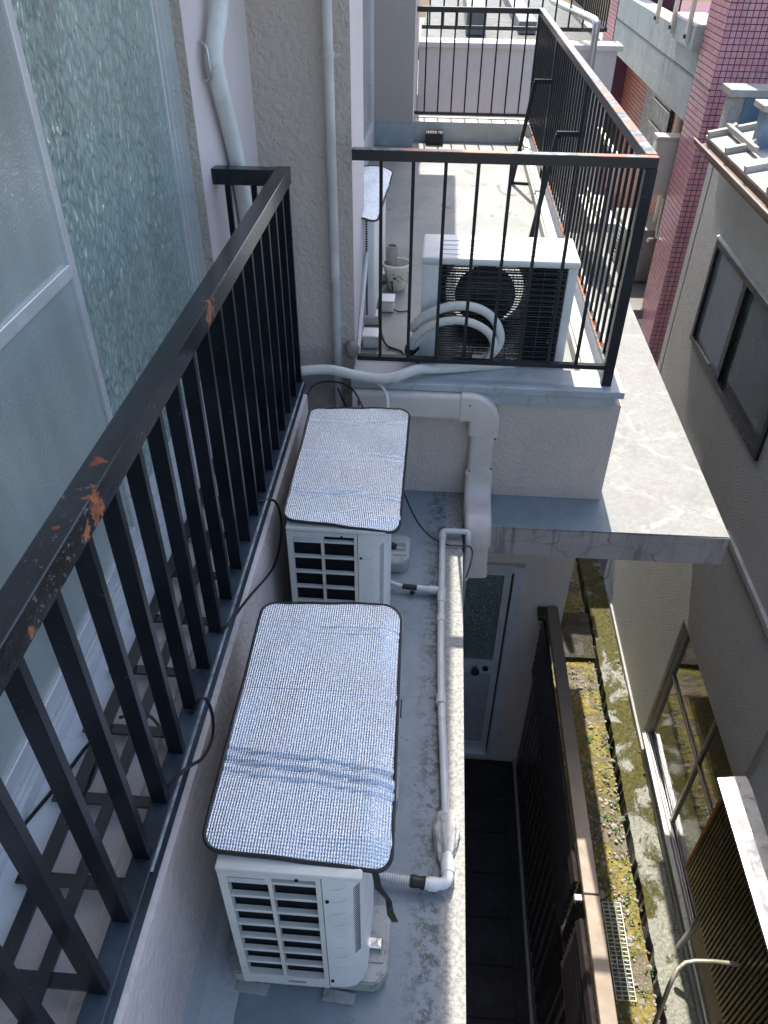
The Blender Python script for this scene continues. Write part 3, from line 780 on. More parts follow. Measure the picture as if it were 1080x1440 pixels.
# tie straps of the nearest cover
b = MB(); b.sweep([((-.068, .865, -1.74), (1, 0, 0), (0, 1, 0)), ((-.060, .87, -1.83), (1, .2, 0), (0, 1, 0)), ((-.035, .875, -1.90), (1, -.3, 0), (0, 1, 0)), ((-.030, .88, -1.98), (1, .4, 0), (0, 1, 0)), ((-.018, .90, -2.07), (1, .1, 0), (0, 1, 0))],
               [(-.008, -.001), (.008, -.001), (.008, .001), (-.008, .001)])
o = build('tie_strap', b, RUBBER, None, base=(-.05, .87, -1.9)); props(o, 'black webbing strap dangling at the right front corner of the nearest cover', 'strap')
b = MB(); b.prism([(1.30, -1.745), (1.345, -1.735), (1.325, -1.79)], -.035, -.031, axis='x')
o = build('strap_end', b, RUBBER, None, base=(-.033, 1.32, -1.76)); props(o, 'tiny black strap end peeking out on the right edge of the nearest cover', 'strap')

# ================================================================== drain piping on the deck
DP = thing('drain_pipe', 'grey PVC drain pipe running along the edge of the roof deck past the condensers', 'pipe', (.11, 2, -2.43))
r0 = .0145
build('main_run', MB().tube([(.098, 2.845, -2.405), (.098, 2.0, -2.408), (.128, 1.42, -2.418), (.126, 1.34, -2.428)], r0, 14, smooth=2), PVC, DP, True)
build('crossover', MB().tube([(.098, 2.85, -2.405), (.100, 2.872, -2.402), (.120, 2.874, -2.40), (.205, 2.876, -2.40), (.222, 2.874, -2.402), (.224, 2.85, -2.415), (.224, 2.83, -2.47), (.224, 2.82, -2.66)], r0, 14, smooth=3), PVC, DP, True)
build('side_branch', MB().tube([(.085, 2.47, -2.407), (-.01, 2.478, -2.407)], r0 * .98, 12, smooth=0), PVC, DP, True)
for (y, l) in ((2.83, .03), (2.44, .09), (1.88, .045), (2.30, .04)):
    xx = .098 if y > 2 else .098 + (2.0 - y) / .58 * .03
    build('socket', MB().tube([(xx, y - l / 2, -2.407), (xx, y + l / 2, -2.407)], .0185, 14, smooth=0), PVC, DP, True)
build('socket', MB().tube([(.045, 2.474, -2.407), (.080, 2.472, -2.407)], .018, 14, smooth=0), PVC, DP, True)
build('black_coupling', MB().tube([(-.075, 2.482, -2.405), (-.005, 2.478, -2.407)], lambda t: .013 + .005 * math.sin(t * 3.1), 12, smooth=1), RUBBER, DP, True)
build('flexible_hose', MB().tube([(-.135, 2.50, -2.40), (-.10, 2.486, -2.404), (-.07, 2.482, -2.405)], .010, 10), PVC, DP, True)
build('valve_knob', MB().lathe((-.030, 2.455, -2.412), [(.010, -.01), (.012, 0), (.008, .012)], 10), RUBBER, DP, True)
DE = thing('drain_elbow', 'white PVC elbow with ribbed hose and black coupling beside the nearest condenser', 'pipe', (.13, 1.2, -2.43))
build('elbow', MB().tube([(.134, 1.30, -2.425), (.135, 1.22, -2.40), (.136, 1.172, -2.398), (.10, 1.163, -2.40), (.062, 1.166, -2.402)], .018, 16, smooth=3), PIPEW, DE, True)
b = MB(); b.tube([(.134, 1.245, -2.408), (.1355, 1.20, -2.40)], .022, 16, smooth=0); b.tube([(.105, 1.164, -2.40), (.075, 1.165, -2.401)], .0215, 16, smooth=0)
build('socket', b, PIPEW, DE, True)
build('black_coupling', MB().tube([(.068, 1.166, -2.402), (.04, 1.168, -2.40), (.018, 1.17, -2.40)], lambda t: .0165 + .005 * math.sin(t * 9) ** 2, 12, smooth=1), RUBBER, DE, True)
def ribbed(t): return .0125 + .0022 * math.sin(t * 150)
build('ribbed_hose', MB().tube([(.02 - k * .0012, 1.170 + .00012 * k, -2.40 - .00003 * k) for k in range(150)], ribbed, 10, smooth=0), PVC, DE, True)
# mortar lump
bm = bmesh.new(); bmesh.ops.create_icosphere(bm, subdivisions=5, radius=1)
from mathutils import noise as mn
for v in bm.verts:
    n = v.co.copy(); k = 1 + .16 * mn.noise(n * 2.1) + .05 * mn.noise(n * 7) + .02 * mn.noise(n * 18)
    v.co = Vector((.130 + n.x * .042 * k * (1.0 + .25 * n.y), 1.335 + n.y * .105 * k, -2.432 + n.z * .042 * k))
o = build('mortar_lump', bm, MORTAR, None, True, base=(.13, 1.335, -2.44)); props(o, 'egg-shaped lump of hand-set mortar over the drain pipe on the deck edge', 'mortar lump')

# ================================================================== duct cover on the terrace wall
DC = thing('duct_cover', 'cream plastic duct cover running along the stucco wall and turning down over the deck edge', 'duct', (.26, 3.2, -2.44))
def slot(w, h, n=5, r=.02):
    return [(x - w / 2, y - h / 2) for x, y in rounded_rect(0, w, 0, h, r, n)]
b = MB(); b.sweep([((-.36, 3.198, -1.893), (0, 0, 1), (0, -1, 0)), ((.165, 3.198, -1.893), (0, 0, 1), (0, -1, 0))], slot(.130, .070))
build('horizontal_run', b, DUCT, DC, True)
b = MB()
path = [((.150, 3.197, -1.893), (0, 0, 1), (0, -1, 0))]
for k in range(9):
    a = R(90 * k / 8); cx, cz = .19, -1.97
    path.append(((cx + .077 * math.sin(a), 3.197, cz + .077 * math.cos(a)), (math.sin(a), 0, math.cos(a)), (0, -1, 0)))
path.append(((.267, 3.197, -2.04), (1, 0, 0), (0, -1, 0)))
b.sweep(path, slot(.146, .078)); build('corner_piece', b, DUCT, DC, True)
b = MB(); b.sweep([((.267, 3.198, -2.03), (1, 0, 0), (0, -1, 0)), ((.267, 3.198, -2.27), (1, 0, 0), (0, -1, 0))], slot(.118, .070)); build('vertical_run', b, DUCT, DC, True)
def ductpath(pts, w, d, r=.022, sm=2):
    P = [Vector(p) for p in pts]
    for _ in range(sm):
        Q = [P[0]]
        for a, b_ in zip(P, P[1:]): Q += [a * .75 + b_ * .25, a * .25 + b_ * .75]
        P = Q + [P[-1]]
    path = []
    for i, p in enumerate(P):
        t = (P[min(i + 1, len(P) - 1)] - P[max(i - 1, 0)]).normalized(); q = Vector((1, 0, 0)); q = (q - t * q.dot(t)).normalized()
        path.append((p, q, t.cross(q)))
    m = MB(); m.sweep(path, slot(w, d, 5, r)); return m
build('offset_piece', ductpath([(.267, 3.163, -2.25), (.267, 3.163, -2.32), (.267, 3.10, -2.385), (.267, 3.02, -2.392), (.267, 2.99, -2.395)], .134, .080), DUCT, DC, True)
build('lower_elbow', ductpath([(.268, 3.03, -2.392), (.268, 2.95, -2.392), (.269, 2.925, -2.41), (.272, 2.915, -2.50)], .130, .088), DUCT, DC, True)
build('down_run', ductpath([(.272, 2.915, -2.49), (.276, 2.914, -2.62), (.282, 2.913, -2.70)], .112, .078, .02, 0), DUCT, DC, True)
sc2 = mesh_of('screw', MB().lathe((0, 0, 0), [(.004, -.003), (.004, .001)], 8, 'y'), DARK)
for p in ((.19, 3.118, -1.845), (.322, 3.118, -2.02), (.318, 3.128, -2.20), (.216, 3.128, -2.22)): place('screw', sc2, DC, p)

# wrapped refrigerant line
b = MB(); b.tube([(-.62, 3.20, -1.75), (-.50, 3.205, -1.735), (-.43, 3.20, -1.738), (-.36, 3.18, -1.745), (-.22, 3.17, -1.760), (-.12, 3.19, -1.735), (-.06, 3.25, -1.735), (.05, 3.31, -1.765), (.25, 3.37, -1.770), (.40, 3.42, -1.78)], .0235, 14)
o = build('wrapped_refrigerant_line', b, TAPE, None, True, base=(-.3, 3.2, -1.76)); props(o, 'white tape-wrapped pipe lying over the coping below the terrace railing', 'pipe')
# downpipes
TP = thing('downpipe', 'thin cream downpipe on the rough stucco pier between the two railings', 'downpipe', (-.445, 3.42, -1.8))
build('pipe', MB().tube([(-.455, 3.405, 1.19), (-.455, 3.405, -2.43)], .020, 14, smooth=0), simple('cream_pipe_paint', (.56, .53, .50), .4), TP, True)
for zz in (-.49, -1.60): build('clamp', MB().lathe((-.455, 3.405, zz), [(.024, -.012), (.024, .012)], 14).box(-.435, -.41, 3.400, 3.41, zz - .006, zz + .006), simple('cream_pipe_paint', (.56, .53, .50), .4), TP)
FP = thing('wall_pipe', 'thick glossy white pipe bending down the wall behind the corner of the near railing', 'pipe', (-.78, 3.1, -1.7))
build('pipe', MB().tube([(-.765, 3.22, .7), (-.768, 3.13, -.25), (-.80, 3.02, -.42), (-.800, 3.02, -.50), (-.79, 3.10, -.70), (-.785, 3.18, -.95), (-.785, 3.20, -1.25), (-.785, 3.20, -1.72)], .031, 18), PIPEW, FP, True)
build('pull_handle', MB().tube([(-.838, 3.0, -.40), (-.815, 2.99, -.41), (-.812, 2.985, -.46), (-.812, 2.99, -.51), (-.838, 3.0, -.52)], .0055, 8), STEEL, FP, True)
# taped lump where the wrapped pipe meets the pier
bm = bmesh.new(); bmesh.ops.create_icosphere(bm, subdivisions=4, radius=1)
for v in bm.verts:
    n = v.co.copy(); k = 1 + .15 * mn.noise(n * 2.3) + .05 * mn.noise(n * 8)
    v.co = Vector((-.385 + n.x * .035 * k, 3.41 + n.y * .03 * k, -1.735 + n.z * .045 * k))
o = build('tape_bundle', bm, simple('brown_grey_tape', (.26, .235, .22), .6, bstr=.5, bscale=60), None, True, base=(-.385, 3.41, -1.78)); props(o, 'grey-brown taped lump at the foot of the pier beside the wrapped pipe', 'tape bundle')
# thin cables
def cable(name_label, pts, r=.0042, m=None, name='cable'):
    o = build(name, MB().tube(pts, r, 7), m or CABLE, None, True, base=pts[0]); props(o, name_label, 'cable'); return o
cable('black cable looping from the railing foot down to the deck beside the two condensers', [(-.58, 1.50, -1.70), (-.545, 1.52, -1.66), (-.532, 1.60, -1.68), (-.532, 1.727, -1.745), (-.530, 1.944, -1.871), (-.530, 2.08, -1.93), (-.530, 2.20, -1.91), (-.532, 2.235, -1.83), (-.535, 2.17, -1.70), (-.58, 2.12, -1.68)], .0045)
cable('black cable hanging in a loop on the wall beside the nearest condenser', [(-.58, 1.22, -1.69), (-.545, 1.235, -1.62), (-.532, 1.245, -1.70), (-.530, 1.215, -1.775), (-.530, 1.12, -1.74), (-.535, 1.04, -1.65), (-.58, 1.00, -1.68)], .0045)
cable('black cable trailing from behind the smaller cover across the deck to the duct', [(-.12, 2.86, -2.10), (-.02, 2.83, -2.35), (.10, 2.80, -2.428), (.20, 2.80, -2.425), (.236, 2.80, -2.425), (.245, 2.74, -2.43), (.215, 2.66, -2.50)])
cable('black cable arching up from the smaller cover to the wrapped pipe', [(-.56, 2.90, -1.86), (-.56, 3.05, -1.80), (-.545, 3.18, -1.80), (-.46, 3.20, -1.79), (-.36, 3.17, -1.80), (-.30, 3.08, -1.86), (-.25, 2.96, -1.90)])
cable('second black cable in the dark corner behind the smaller cover', [(-.43, 3.18, -1.82), (-.40, 3.20, -1.92), (-.37, 3.21, -1.99), (-.33, 3.20, -1.95), (-.33, 3.14, -1.86)])
cable('white bent cable standing up beside the smaller cover', [(-.25, 3.19, -1.78), (-.20, 3.14, -1.80), (-.185, 3.10, -1.86), (-.20, 3.05, -1.93)], .0075, PIPEW)
cable('black cable coiled on the ledge behind the lower bars of the near railing', [(-.90, .90, -1.722), (-.848, 1.043, -1.715), (-.825, 1.117, -1.705), (-.79, 1.15, -1.69), (-.765, 1.13, -1.68), (-.775, 1.04, -1.70), (-.785, .99, -1.72), (-.83, .957, -1.735), (-.815, .905, -1.738), (-.777, .905, -1.738), (-.75, .93, -1.738)], .005)
cable('black cable crossing the ledge under the near railing', [(-.77, 1.20, -1.70), (-.71, 1.23, -1.70), (-.66, 1.20, -1.735), (-.60, 1.12, -1.75)])

# ================================================================== terrace railing
TR = thing('terrace_railing', 'black terrace railing with rust-spotted top bar enclosing the sunlit terrace', 'railing', (.80, 5.5, -1.8))
b = MB(); b.box(-.355, .842, 3.257, 3.297, -.832, -.790, .002, 1); build('front_top_rail', b, RAIL_TOP, TR)
b = MB(); b.box(.797, .842, 3.2975, 8.255, -.832, -.787, .002, 1); build('side_top_rail', b, RAIL_TOP, TR)
b = MB(); b.box(-.285, .7965, 8.215, 8.255, -.832, -.789, .002, 1); build('far_top_rail', b, RAIL_TOP, TR)
b = MB(); b.box(-.345, .800, 3.262, 3.292, -1.712, -1.690, .002, 1); build('bottom_rail', b, RAIL_R, TR)
b = MB(); b.box(.800, .830, 3.30, 8.25, -1.712, -1.694, .002, 1); build('bottom_rail', b, RAIL_TOP, TR)
b = MB(); b.box(-.285, .800, 8.22, 8.25, -1.665, -1.640, .002, 1); build('bottom_rail', b, RAIL_R, TR)
b = MB(); b.box(.797, .843, 3.254, 3.296, -1.79, -.833, .002, 1); build('corner_post', b, RAIL_R, TR)
b = MB(); b.box(.797, .840, 8.215, 8.255, -1.80, -.833, .002, 1); build('corner_post', b, RAIL_R, TR)
tb = mesh_of('baluster', MB().box(-.007, .007, -.007, .007, -1.690, -.832), RAIL_R)
for k in range(8): place('baluster', tb, TR, (-.239 + k * .1295, 3.277, 0))
for k in range(41):
    if k not in (14, 28): place('baluster', tb, TR, (.816, 3.41 + k * .118, -.003))
tb2 = mesh_of('baluster', MB().box(-.007, .007, -.007, .007, -1.642, -.832), RAIL_R)
for k in range(8): place('baluster', tb2, TR, (-.19 + k * .128, 8.235, 0))
pp = mesh_of('post', MB().box(-.014, .014, -.019, .019, -1.80, -.832), RAIL_R)
for k in (14, 28): place('post', pp, TR, (.816, 3.41 + k * .118, 0))
for i, y in enumerate((5.062, 6.714)):
    b = MB(); b.bar((.805, y, -1.11), (.675, y, -1.11), .028, .028); b.bar((.682, y, -1.115), (.585, y, -1.855), .028, .028, (0, 1, 0))
    b.bar((.585, y, -1.85), (.72, y - .02, -1.85), .02, .016)
    build('brace', b, RAIL_R, TR)

# ================================================================== terrace things
# condenser facing away: coil and wires towards us
AT = thing('air_conditioner', 'condenser on the sunlit terrace behind the front railing, dark finned back towards us', 'air conditioner', (.30, 3.66, -1.84))
X0, X1, Y0, Y1, Z0, Z1 = -.062, .650, 3.50, 3.80, -1.835, -1.296
b = MB(); b.box(X0 - .004, X1 + .006, Y0 - .012, Y1 + .008, Z1 - .035, Z1, .012, 3); tp = build('top_panel', b, WHITE_PL, AT, True)
b = MB()
for k in range(4): b.box(X0 + .09, X1 - .10, Y0 + .035 + k * .06, Y0 + .045 + k * .06, Z1 + .0002, Z1 + .0035, .001, 1)
build('top_ribs', b, WHITE_PL, tp)
b = MB(); b.box(X0, X0 + .085, Y0, Y1, Z0, Z1 - .036, .008, 2); build('left_side_panel', b, WHITE_PL, AT, True)
b = MB(); b.box(X1 - .045, X1, Y0, Y1, Z0, Z1 - .036, .008, 2); build('right_side_panel', b, WHITE_PL, AT, True)
fx, fz, fr = .25, (Z0 + Z1) / 2 + .01, .195
bmf = bmesh.new(); n_ = 48; ins = []; out = []
for k in range(n_):
    a = 2 * math.pi * k / n_; c_, s_ = math.cos(a), math.sin(a)
    ins.append((fx + fr * c_, fz + fr * s_))
    t_ = min((X1 - .046 - fx) / c_ if c_ > 1e-6 else 9, (X0 + .086 - fx) / c_ if c_ < -1e-6 else 9, (Z1 - .036 - fz) / s_ if s_ > 1e-6 else 9, (Z0 - fz) / s_ if s_ < -1e-6 else 9)
    out.append((fx + t_ * c_, fz + t_ * s_))
rings_ = [[bmf.verts.new((x, y, z)) for x, z in ring] for y in (Y1 - .02, Y1) for ring in (ins, out)]
for k in range(n_):
    q = (k + 1) % n_
    for a_, b_ in ((0, 1), (1, 3), (3, 2), (2, 0)): bmf.faces.new((rings_[a_][k], rings_[a_][q], rings_[b_][q], rings_[b_][k]))
build('front_panel', bmf, WHITE_PL, AT)
yl = Y1 - .024
build('shade_liner', MB().box(X0 + .087, fx - fr, yl, yl + .002, Z0 + .001, Z1 - .037).box(fx + fr, X1 - .047, yl, yl + .002, Z0 + .001, Z1 - .037).box(fx - fr + .001, fx + fr - .001, yl, yl + .002, fz + fr, Z1 - .037).box(fx - fr + .001, fx + fr - .001, yl, yl + .002, Z0 + .001, fz - fr * .8).box(X0 + .0865, X0 + .0885, Y0 + .03, yl - .001, Z0 + .001, Z1 - .037).box(X0 + .09, X1 - .048, Y0 + .03, yl - .001, Z0 + .0005, Z0 + .002), COIL, AT)  # dark sheets added to stand in for shade inside the casing
b = MB()
for k in range(10):
    rr_ = .03 + k * .02; b.tube([(fx + rr_ * math.cos(R(a)), Y1 + .012, fz + rr_ * math.sin(R(a))) for a in range(0, 361, 15)], .0016, 5, smooth=0)
build('fan_guard', b, WHITE_PL2, AT)
b = MB(); b.lathe((fx, Y0 + .18, fz), [(.04, -.03), (.045, 0), (.035, .04)], 16, 'y')
b.lathe((fx, Y0 + .20, fz), [(.02, -.004), (.150, -.004), (.150, .004), (.02, .004)], 28, 'y')  # solid disc instead of blades, shaped to leave a lit ring
build('fan_shade_disc', b, COIL, AT)
b = MB()
for k in range(38): b.box(X0 + .086, X1 - .046, Y0 + .012, Y0 + .026, Z0 + .014 + k * .0128, Z0 + .0170 + k * .0128)
build('coil_slats', b, SLAT, AT, kind='stuff')
build('partition', MB().box(.445, .449, Y0 + .03, Y1 - .021, Z0 + .001, Z1 - .04), COIL, AT)
fins = MB()
for k in range(45): fins.box(X0 + .09 + k * .0128, X0 + .0908 + k * .0128, Y0 + .0075, Y0 + .0118, Z0 + .015, Z1 - .04)
build('fins', fins, COIL, AT, kind='stuff')
wm = mesh_of('guard_wire', MB().tube([(X0 + .083, 0, 0), (X1 - .044, 0, 0)], .0016, 6, smooth=0), simple('grey_wire', (.07, .085, .095), .4, metal=.4))
for k in range(19): place('guard_wire', wm, AT, (0, Y0 + .003, Z0 + .03 + k * .0262))
vw = mesh_of('guard_wire', MB().tube([(0, 0, Z0 + .01), (0, 0, Z1 - .04)], .0018, 6, smooth=0), simple('grey_wire', (.07, .085, .095), .4))
for x in (.20, .36, .50): place('guard_wire', vw, AT, (x, Y0 + .0005, 0))
build('base_pan', MB().box(X0, X1, Y0, Y1, Z0 - .012, Z0 - .0005), WHITE_PL, AT)
for x in (.08, .50): build('foot', MB().box(x - .03, x + .03, Y0 - .03, Y1 + .03, -1.858, Z0 - .0125), STEEL, AT)
build('cable_clip', MB().box(.045, .062, Y0 - .012, Y0 + .006, -1.625, -1.590, .004, 2), WHITE_PL, AT)
# wrapped line set looping round its corner
b = MB(); b.tube([(-.02, 3.60, -1.62), (-.075, 3.50, -1.66), (-.098, 3.44, -1.62), (-.06, 3.42, -1.56), (.05, 3.42, -1.50), (.17, 3.42, -1.488), (.27, 3.42, -1.53), (.325, 3.42, -1.62), (.32, 3.42, -1.70), (.26, 3.42, -1.76), (.20, 3.43, -1.765)], .021, 12)
o = build('wrapped_refrigerant_line', b, TAPE, None, True, base=(.1, 3.42, -1.6)); props(o, 'outer of two white wrapped pipes looping in front of the dark finned condenser', 'pipe')
b = MB(); b.tube([(-.03, 3.60, -1.70), (-.09, 3.47, -1.74), (-.105, 3.42, -1.70), (-.06, 3.395, -1.615), (.04, 3.385, -1.555), (.15, 3.38, -1.545), (.25, 3.38, -1.585), (.30, 3.385, -1.66), (.28, 3.39, -1.74), (.24, 3.41, -1.775)], .019, 12)
o = build('wrapped_refrigerant_line', b, TAPE, None, True, base=(.1, 3.39, -1.65)); props(o, 'inner of two white wrapped pipes looping in front of the dark finned condenser', 'pipe')

# condenser in the recess on the left of the terrace
A4 = thing('air_conditioner', 'slim condenser against the building on the terrace, half hidden by the pier', 'air conditioner', (-.46, 4.2, -1.86))
b = MB(); b.box(-.60, -.315, 3.90, 4.72, -1.80, -1.255, .012, 3); build('cabinet', b, WHITE_PL, A4, True)
b = MB()
for k in range(40): b.box(-.3615, -.3515, 3.893, 3.8995, -1.77 + k * .0125, -1.764 + k * .0125)
build('vent_slots', b, DARK, A4, kind='stuff')
b = MB()
for k in range(4): b.box(-.455 + k * .024, -.450 + k * .024, 3.894, 3.8995, -1.79, -1.28)
build('ribs', b, WHITE_PL2, A4, kind='stuff')
for y in (4.0, 4.6): build('foot', MB().box(-.60, -.285, y - .05, y + .05, -1.858, -1.803, .008, 2), WHITE_PL2, A4, True)
make_mat('pale blue-silver foil cover on the slim condenser in the terrace recess', [(-.62, 3.86), (-.298, 3.83), (-.272, 4.72), (-.62, 4.74)], -1.238, (-.45, 4.2, -1.25), [(.3, .003, 0), (.7, .003, .02)], r=.06, sag=lambda u, v: -.02 * max(0, (u - .8) / .2))
# pot
PT = thing('flower_pot', 'small white glazed pot with dark leaf print, beside the slim condenser', 'flower pot', (-.232, 4.48, -1.86))
c = (-.232, 4.48, -1.858)
build('pot_body', MB().lathe(c, [(.052, 0), (.056, .004), (.076, .125), (.082, .135), (.086, .142), (.086, .156), (.080, .160), (.074, .156), (.066, .10), (.055, .09)], 32), CERAM, PT, True)
b = MB()
for (a, h, s) in ((-95, .085, .012), (-70, .095, .007), (-78, .07, .006), (-110, .06, .010), (-60, .08, .006), (-100, .108, .006), (-84, .098, .005), (-50, .07, .005)):
    rr = .056 + .02 * h / .125 + .0012; x = c[0] + rr * math.cos(R(a)); y = c[1] + rr * math.sin(R(a))
    t = Vector((-math.sin(R(a)), math.cos(R(a)), 0)); n_ = 8; ring = []
    for k in range(n_):
        q = 2 * math.pi * k / n_; ring.append(b.bm.verts.new(Vector((x, y, c[2] + h + s * .6 * math.sin(q))) + t * (s * math.cos(q)) + Vector((math.cos(R(a)), math.sin(R(a)), 0)) * .0006))
    b.bm.faces.new(ring)
build('leaf_print', b, PRINT, PT, kind='stuff')
o = build('clay_pipe_piece', MB().lathe((-.262, 4.50, -1.765), [(.030, 0), (.032, .005), (.034, .155), (.027, .155), (.026, .02)], 20), simple('brown_grey_clay', (.30, .27, .25), .7), None, True, base=(-.262, 4.50, -1.765)); props(o, 'grey-brown tube standing in the white pot', 'tube')
for i, (x, y, l) in enumerate(((-.265, 4.17, 'white plastic connector box on the terrace floor just in front of the pot'), (-.315, 3.72, 'white plastic connector box at the foot of the slim condenser, nearest to the coping'))):
    B_ = thing('connector_box', l, 'box', (x, y, -1.86), 'white connector boxes on the terrace floor')
    build('box_body', MB().box(x - .045, x + .04, y - .05, y + .05, -1.858, -1.80, .010, 3), WHITE_PL2, B_, True)
    build('box_lid', MB().box(x - .048, x + .043, y - .053, y + .053, -1.7995, -1.785, .005, 2), WHITE_PL, B_, True)
cable('black cable on the terrace floor between the pot and the coping', [(-.27, 4.45, -1.75), (-.245, 4.40, -1.84), (-.25, 4.2, -1.82), (-.22, 4.12, -1.852), (-.14, 4.15, -1.853)])
cable('black cable running from the slim condenser along the terrace floor to the front', [(-.30, 4.10, -1.70), (-.29, 3.85, -1.78), (-.25, 3.70, -1.852), (-.17, 3.66, -1.852), (-.14, 3.62, -1.85), (-.135, 3.55, -1.852)], .006)
cable('white cable slanting down the pier beside the terrace railing', [(-.352, 3.98, -1.35), (-.36, 3.75, -1.60), (-.362, 3.52, -1.74), (-.36, 3.44, -1.80)], .010, PIPEW)
# coil of dark hose bundled beside the finned condenser
cable('dark hose bundle in the gap left of the finned condenser', [(-.07, 3.60, -1.80), (-.11, 3.52, -1.82), (-.125, 3.46, -1.76), (-.11, 3.44, -1.70), (-.09, 3.46, -1.80), (-.06, 3.50, -1.83)], .012)
# floor drain
FD = thing('floor_drain', 'black ribbed drain strainer at the far curb of the terrace', 'drain', (-.08, 7.96, -1.86))
build('frame', MB().box(-.16, .005, 7.90, 8.045, -1.858, -1.76, .004, 1), RUBBER, FD)
db = mesh_of('drain_bar', MB().box(-.004, .004, -.006, 0, -1.850, -1.745), BLACK_SASH)
for k in range(7): place('drain_bar', db, FD, (-.145 + k * .0225, 7.899, 0))
# tall terrace window in the recess
TW = thing('terrace_window', 'white aluminium window frame seen edge-on in the terrace recess', 'window', (-.62, 6, -1.5))
b = MB(); b.box(-.639, -.600, 5.0, 5.05, -1.60, 1.1); b.box(-.639, -.605, 7.3, 7.36, -1.60, 1.1); b.box(-.639, -.600, 5.05, 7.3, -1.60, -1.55); build('window_frame', b, ALU, TW)
build('pane', MB().box(-.634, -.620, 5.05, 7.3, -1.549, 1.1), FROST, TW)

# ================================================================== beyond the terrace
# white wall with coping and drain pipe
WW = thing('garden_wall', 'white rendered wall with a pale coping behind the far terrace railing', 'wall', (.6, 9.0, -3))
build('wall_body', MB().box(-.28, 1.68, 8.95, 9.15, -6.3, -1.20), WHITE_RENDER, WW)
build('coping', MB().box(-.282, 1.72, 8.90, 9.20, -1.199, -1.15, .008), WHITE_RENDER, WW)
SP = thing('elbow_pipe', 'stainless elbow pipe rising in front of the white wall and turning over its coping', 'pipe', (1.33, 8.8, -2))
build('pipe', MB().tube([(1.41, 8.78, -3.2), (1.41, 8.78, -1.02), (1.41, 8.80, -.94), (1.36, 9.0, -.93), (1.15, 10.5, -.93)], .036, 16, smooth=3), STEEL, SP, True)
build('joint', MB().lathe((1.41, 8.78, -1.6), [(.050, -.03), (.050, .03)], 16), STEEL, SP, True)
# roof yard behind with its own dark railing
struct('rear_roof', MB().box(-.3, 1.68, 9.2, 15, -1.35, -1.25), simple('mossy_rear_roof', (.028, .034, .028), .6, var=.4, vscale=3, dirt=(.09, .10, .10), dirt_amt=.6, dscale=1))
RR = thing('rear_railing', 'dark railing on the roof behind the white wall', 'railing', (.8, 9.6, -1.2))
b = MB(); b.box(-.28, 1.62, 9.58, 9.62, -1.12, -1.085); build('bottom_rail', b, BLACK_SASH, RR)
b = MB(); b.box(-.28, 1.62, 9.58, 9.62, -.28, -.24); build('top_rail', b, BLACK_SASH, RR)
rb = mesh_of('baluster', MB().box(-.009, .009, -.009, .009, -1.085, -.28), BLACK_SASH)
for k in range(13): place('baluster', rb, RR, (-.2 + k * .145, 9.6, 0))
R2 = thing('side_railing', 'dense dark railing running away beside the stainless elbow pipe', 'railing', (1.6, 11, -1.2))
b = MB(); b.box(1.62, 1.66, 9.62, 14, -1.12, -1.085); build('bottom_rail', b, BLACK_SASH, R2)
b = MB(); b.box(1.62, 1.66, 9.62, 14, -.28, -.24); build('top_rail', b, BLACK_SASH, R2)
for k in range(30): place('baluster', rb, R2, (1.64, 9.64 + k * .145, 0))
# beam on the rear roof
build('roof_beam', MB().box(.2, .42, 10.2, 14, -1.248, -1.0, .01), simple('blue_grey_beam', (.16, .19, .21), .5, var=.2), None, base=(.3, 12, -1.25), label='blue-grey box beam lying on the rear roof behind the railings', cat='beam')
build('roof_beam', MB().box(.8, 1.0, 10.4, 14.4, -1.248, -1.12, .01), simple('pale_beam', (.36, .38, .38), .5, var=.2), None, base=(.9, 12, -1.25), label='pale grey plank lying on the rear roof near the elbow pipe', cat='beam')

# ================================================================== pink tiled building
PB = thing('tiled_building', 'pink tiled building with a concrete balcony band beyond the right end of the terrace', 'building', (2.6, 8, -6.1))
build('column_core', MB().box(2.205, 6.0, 7.405, 7.98, -6.3, 2.5), GROUT, PB)
def tiles(name, m, gen, mat_):
    bm = bmesh.new()
    for (o_, u, v, n_) in gen:
        o_ = Vector(o_); u = Vector(u); v = Vector(v); n_ = Vector(n_)
        j = random.uniform(0, .0012); s_ = .006
        lo = [o_, o_ + u, o_ + u + v, o_ + v]
        hi = [o_ + n_ * (.004 + j) + u * .04 + v * .04, o_ + u + n_ * (.004 + j) - u * .04 + v * .04, o_ + u + v + n_ * (.004 + j) - u * .04 - v * .04, o_ + v + n_ * (.004 + j) + u * .04 - v * .04]
        a = [bm.verts.new(q) for q in lo]; c_ = [bm.verts.new(q) for q in hi]
        bm.faces.new(c_)
        for k in range(4): bm.faces.new((a[k], a[(k + 1) % 4], c_[(k + 1) % 4], c_[k]))
    return build(name, bm, mat_, m, kind='stuff')
pt = .047; g_ = .0415
gen = []
for k in range(int(8.4 / pt)):
    z = -6.1 + k * pt
    for i in range(40): gen.append(((2.205 + i * pt, 7.4045, z), (g_, 0, 0), (0, 0, g_), (0, -1, 0)))
    for i in range(12): gen.append(((2.2045, 7.41 + i * pt, z), (0, g_, 0), (0, 0, g_), (-1, 0, 0)))
tiles('column_tiles', PB, gen, TILE)
build('facade_core', MB().box(2.46, 6, 7.98, 14, -6.3, -1.22), GROUT, PB)
gen = []
for k in range(40):
    z = -3.4 + k * pt
    for i in range(95):
        y = 8.0 + i * pt
        if 9.3 < y < 10.75 and z > -2.55: continue
        gen.append(((2.459, y, z), (0, g_, 0), (0, 0, g_), (-1, 0, 0)))
tiles('facade_tiles', PB, gen, RTILE)
gen = []
for k in range(50):
    z = -1.9 + k * pt
    for i in range(16): gen.append(((2.195, 12.2 + i * pt, z), (0, g_, 0), (0, 0, g_), (-1, 0, 0)))
tiles('end_tiles', PB, gen, TILE)
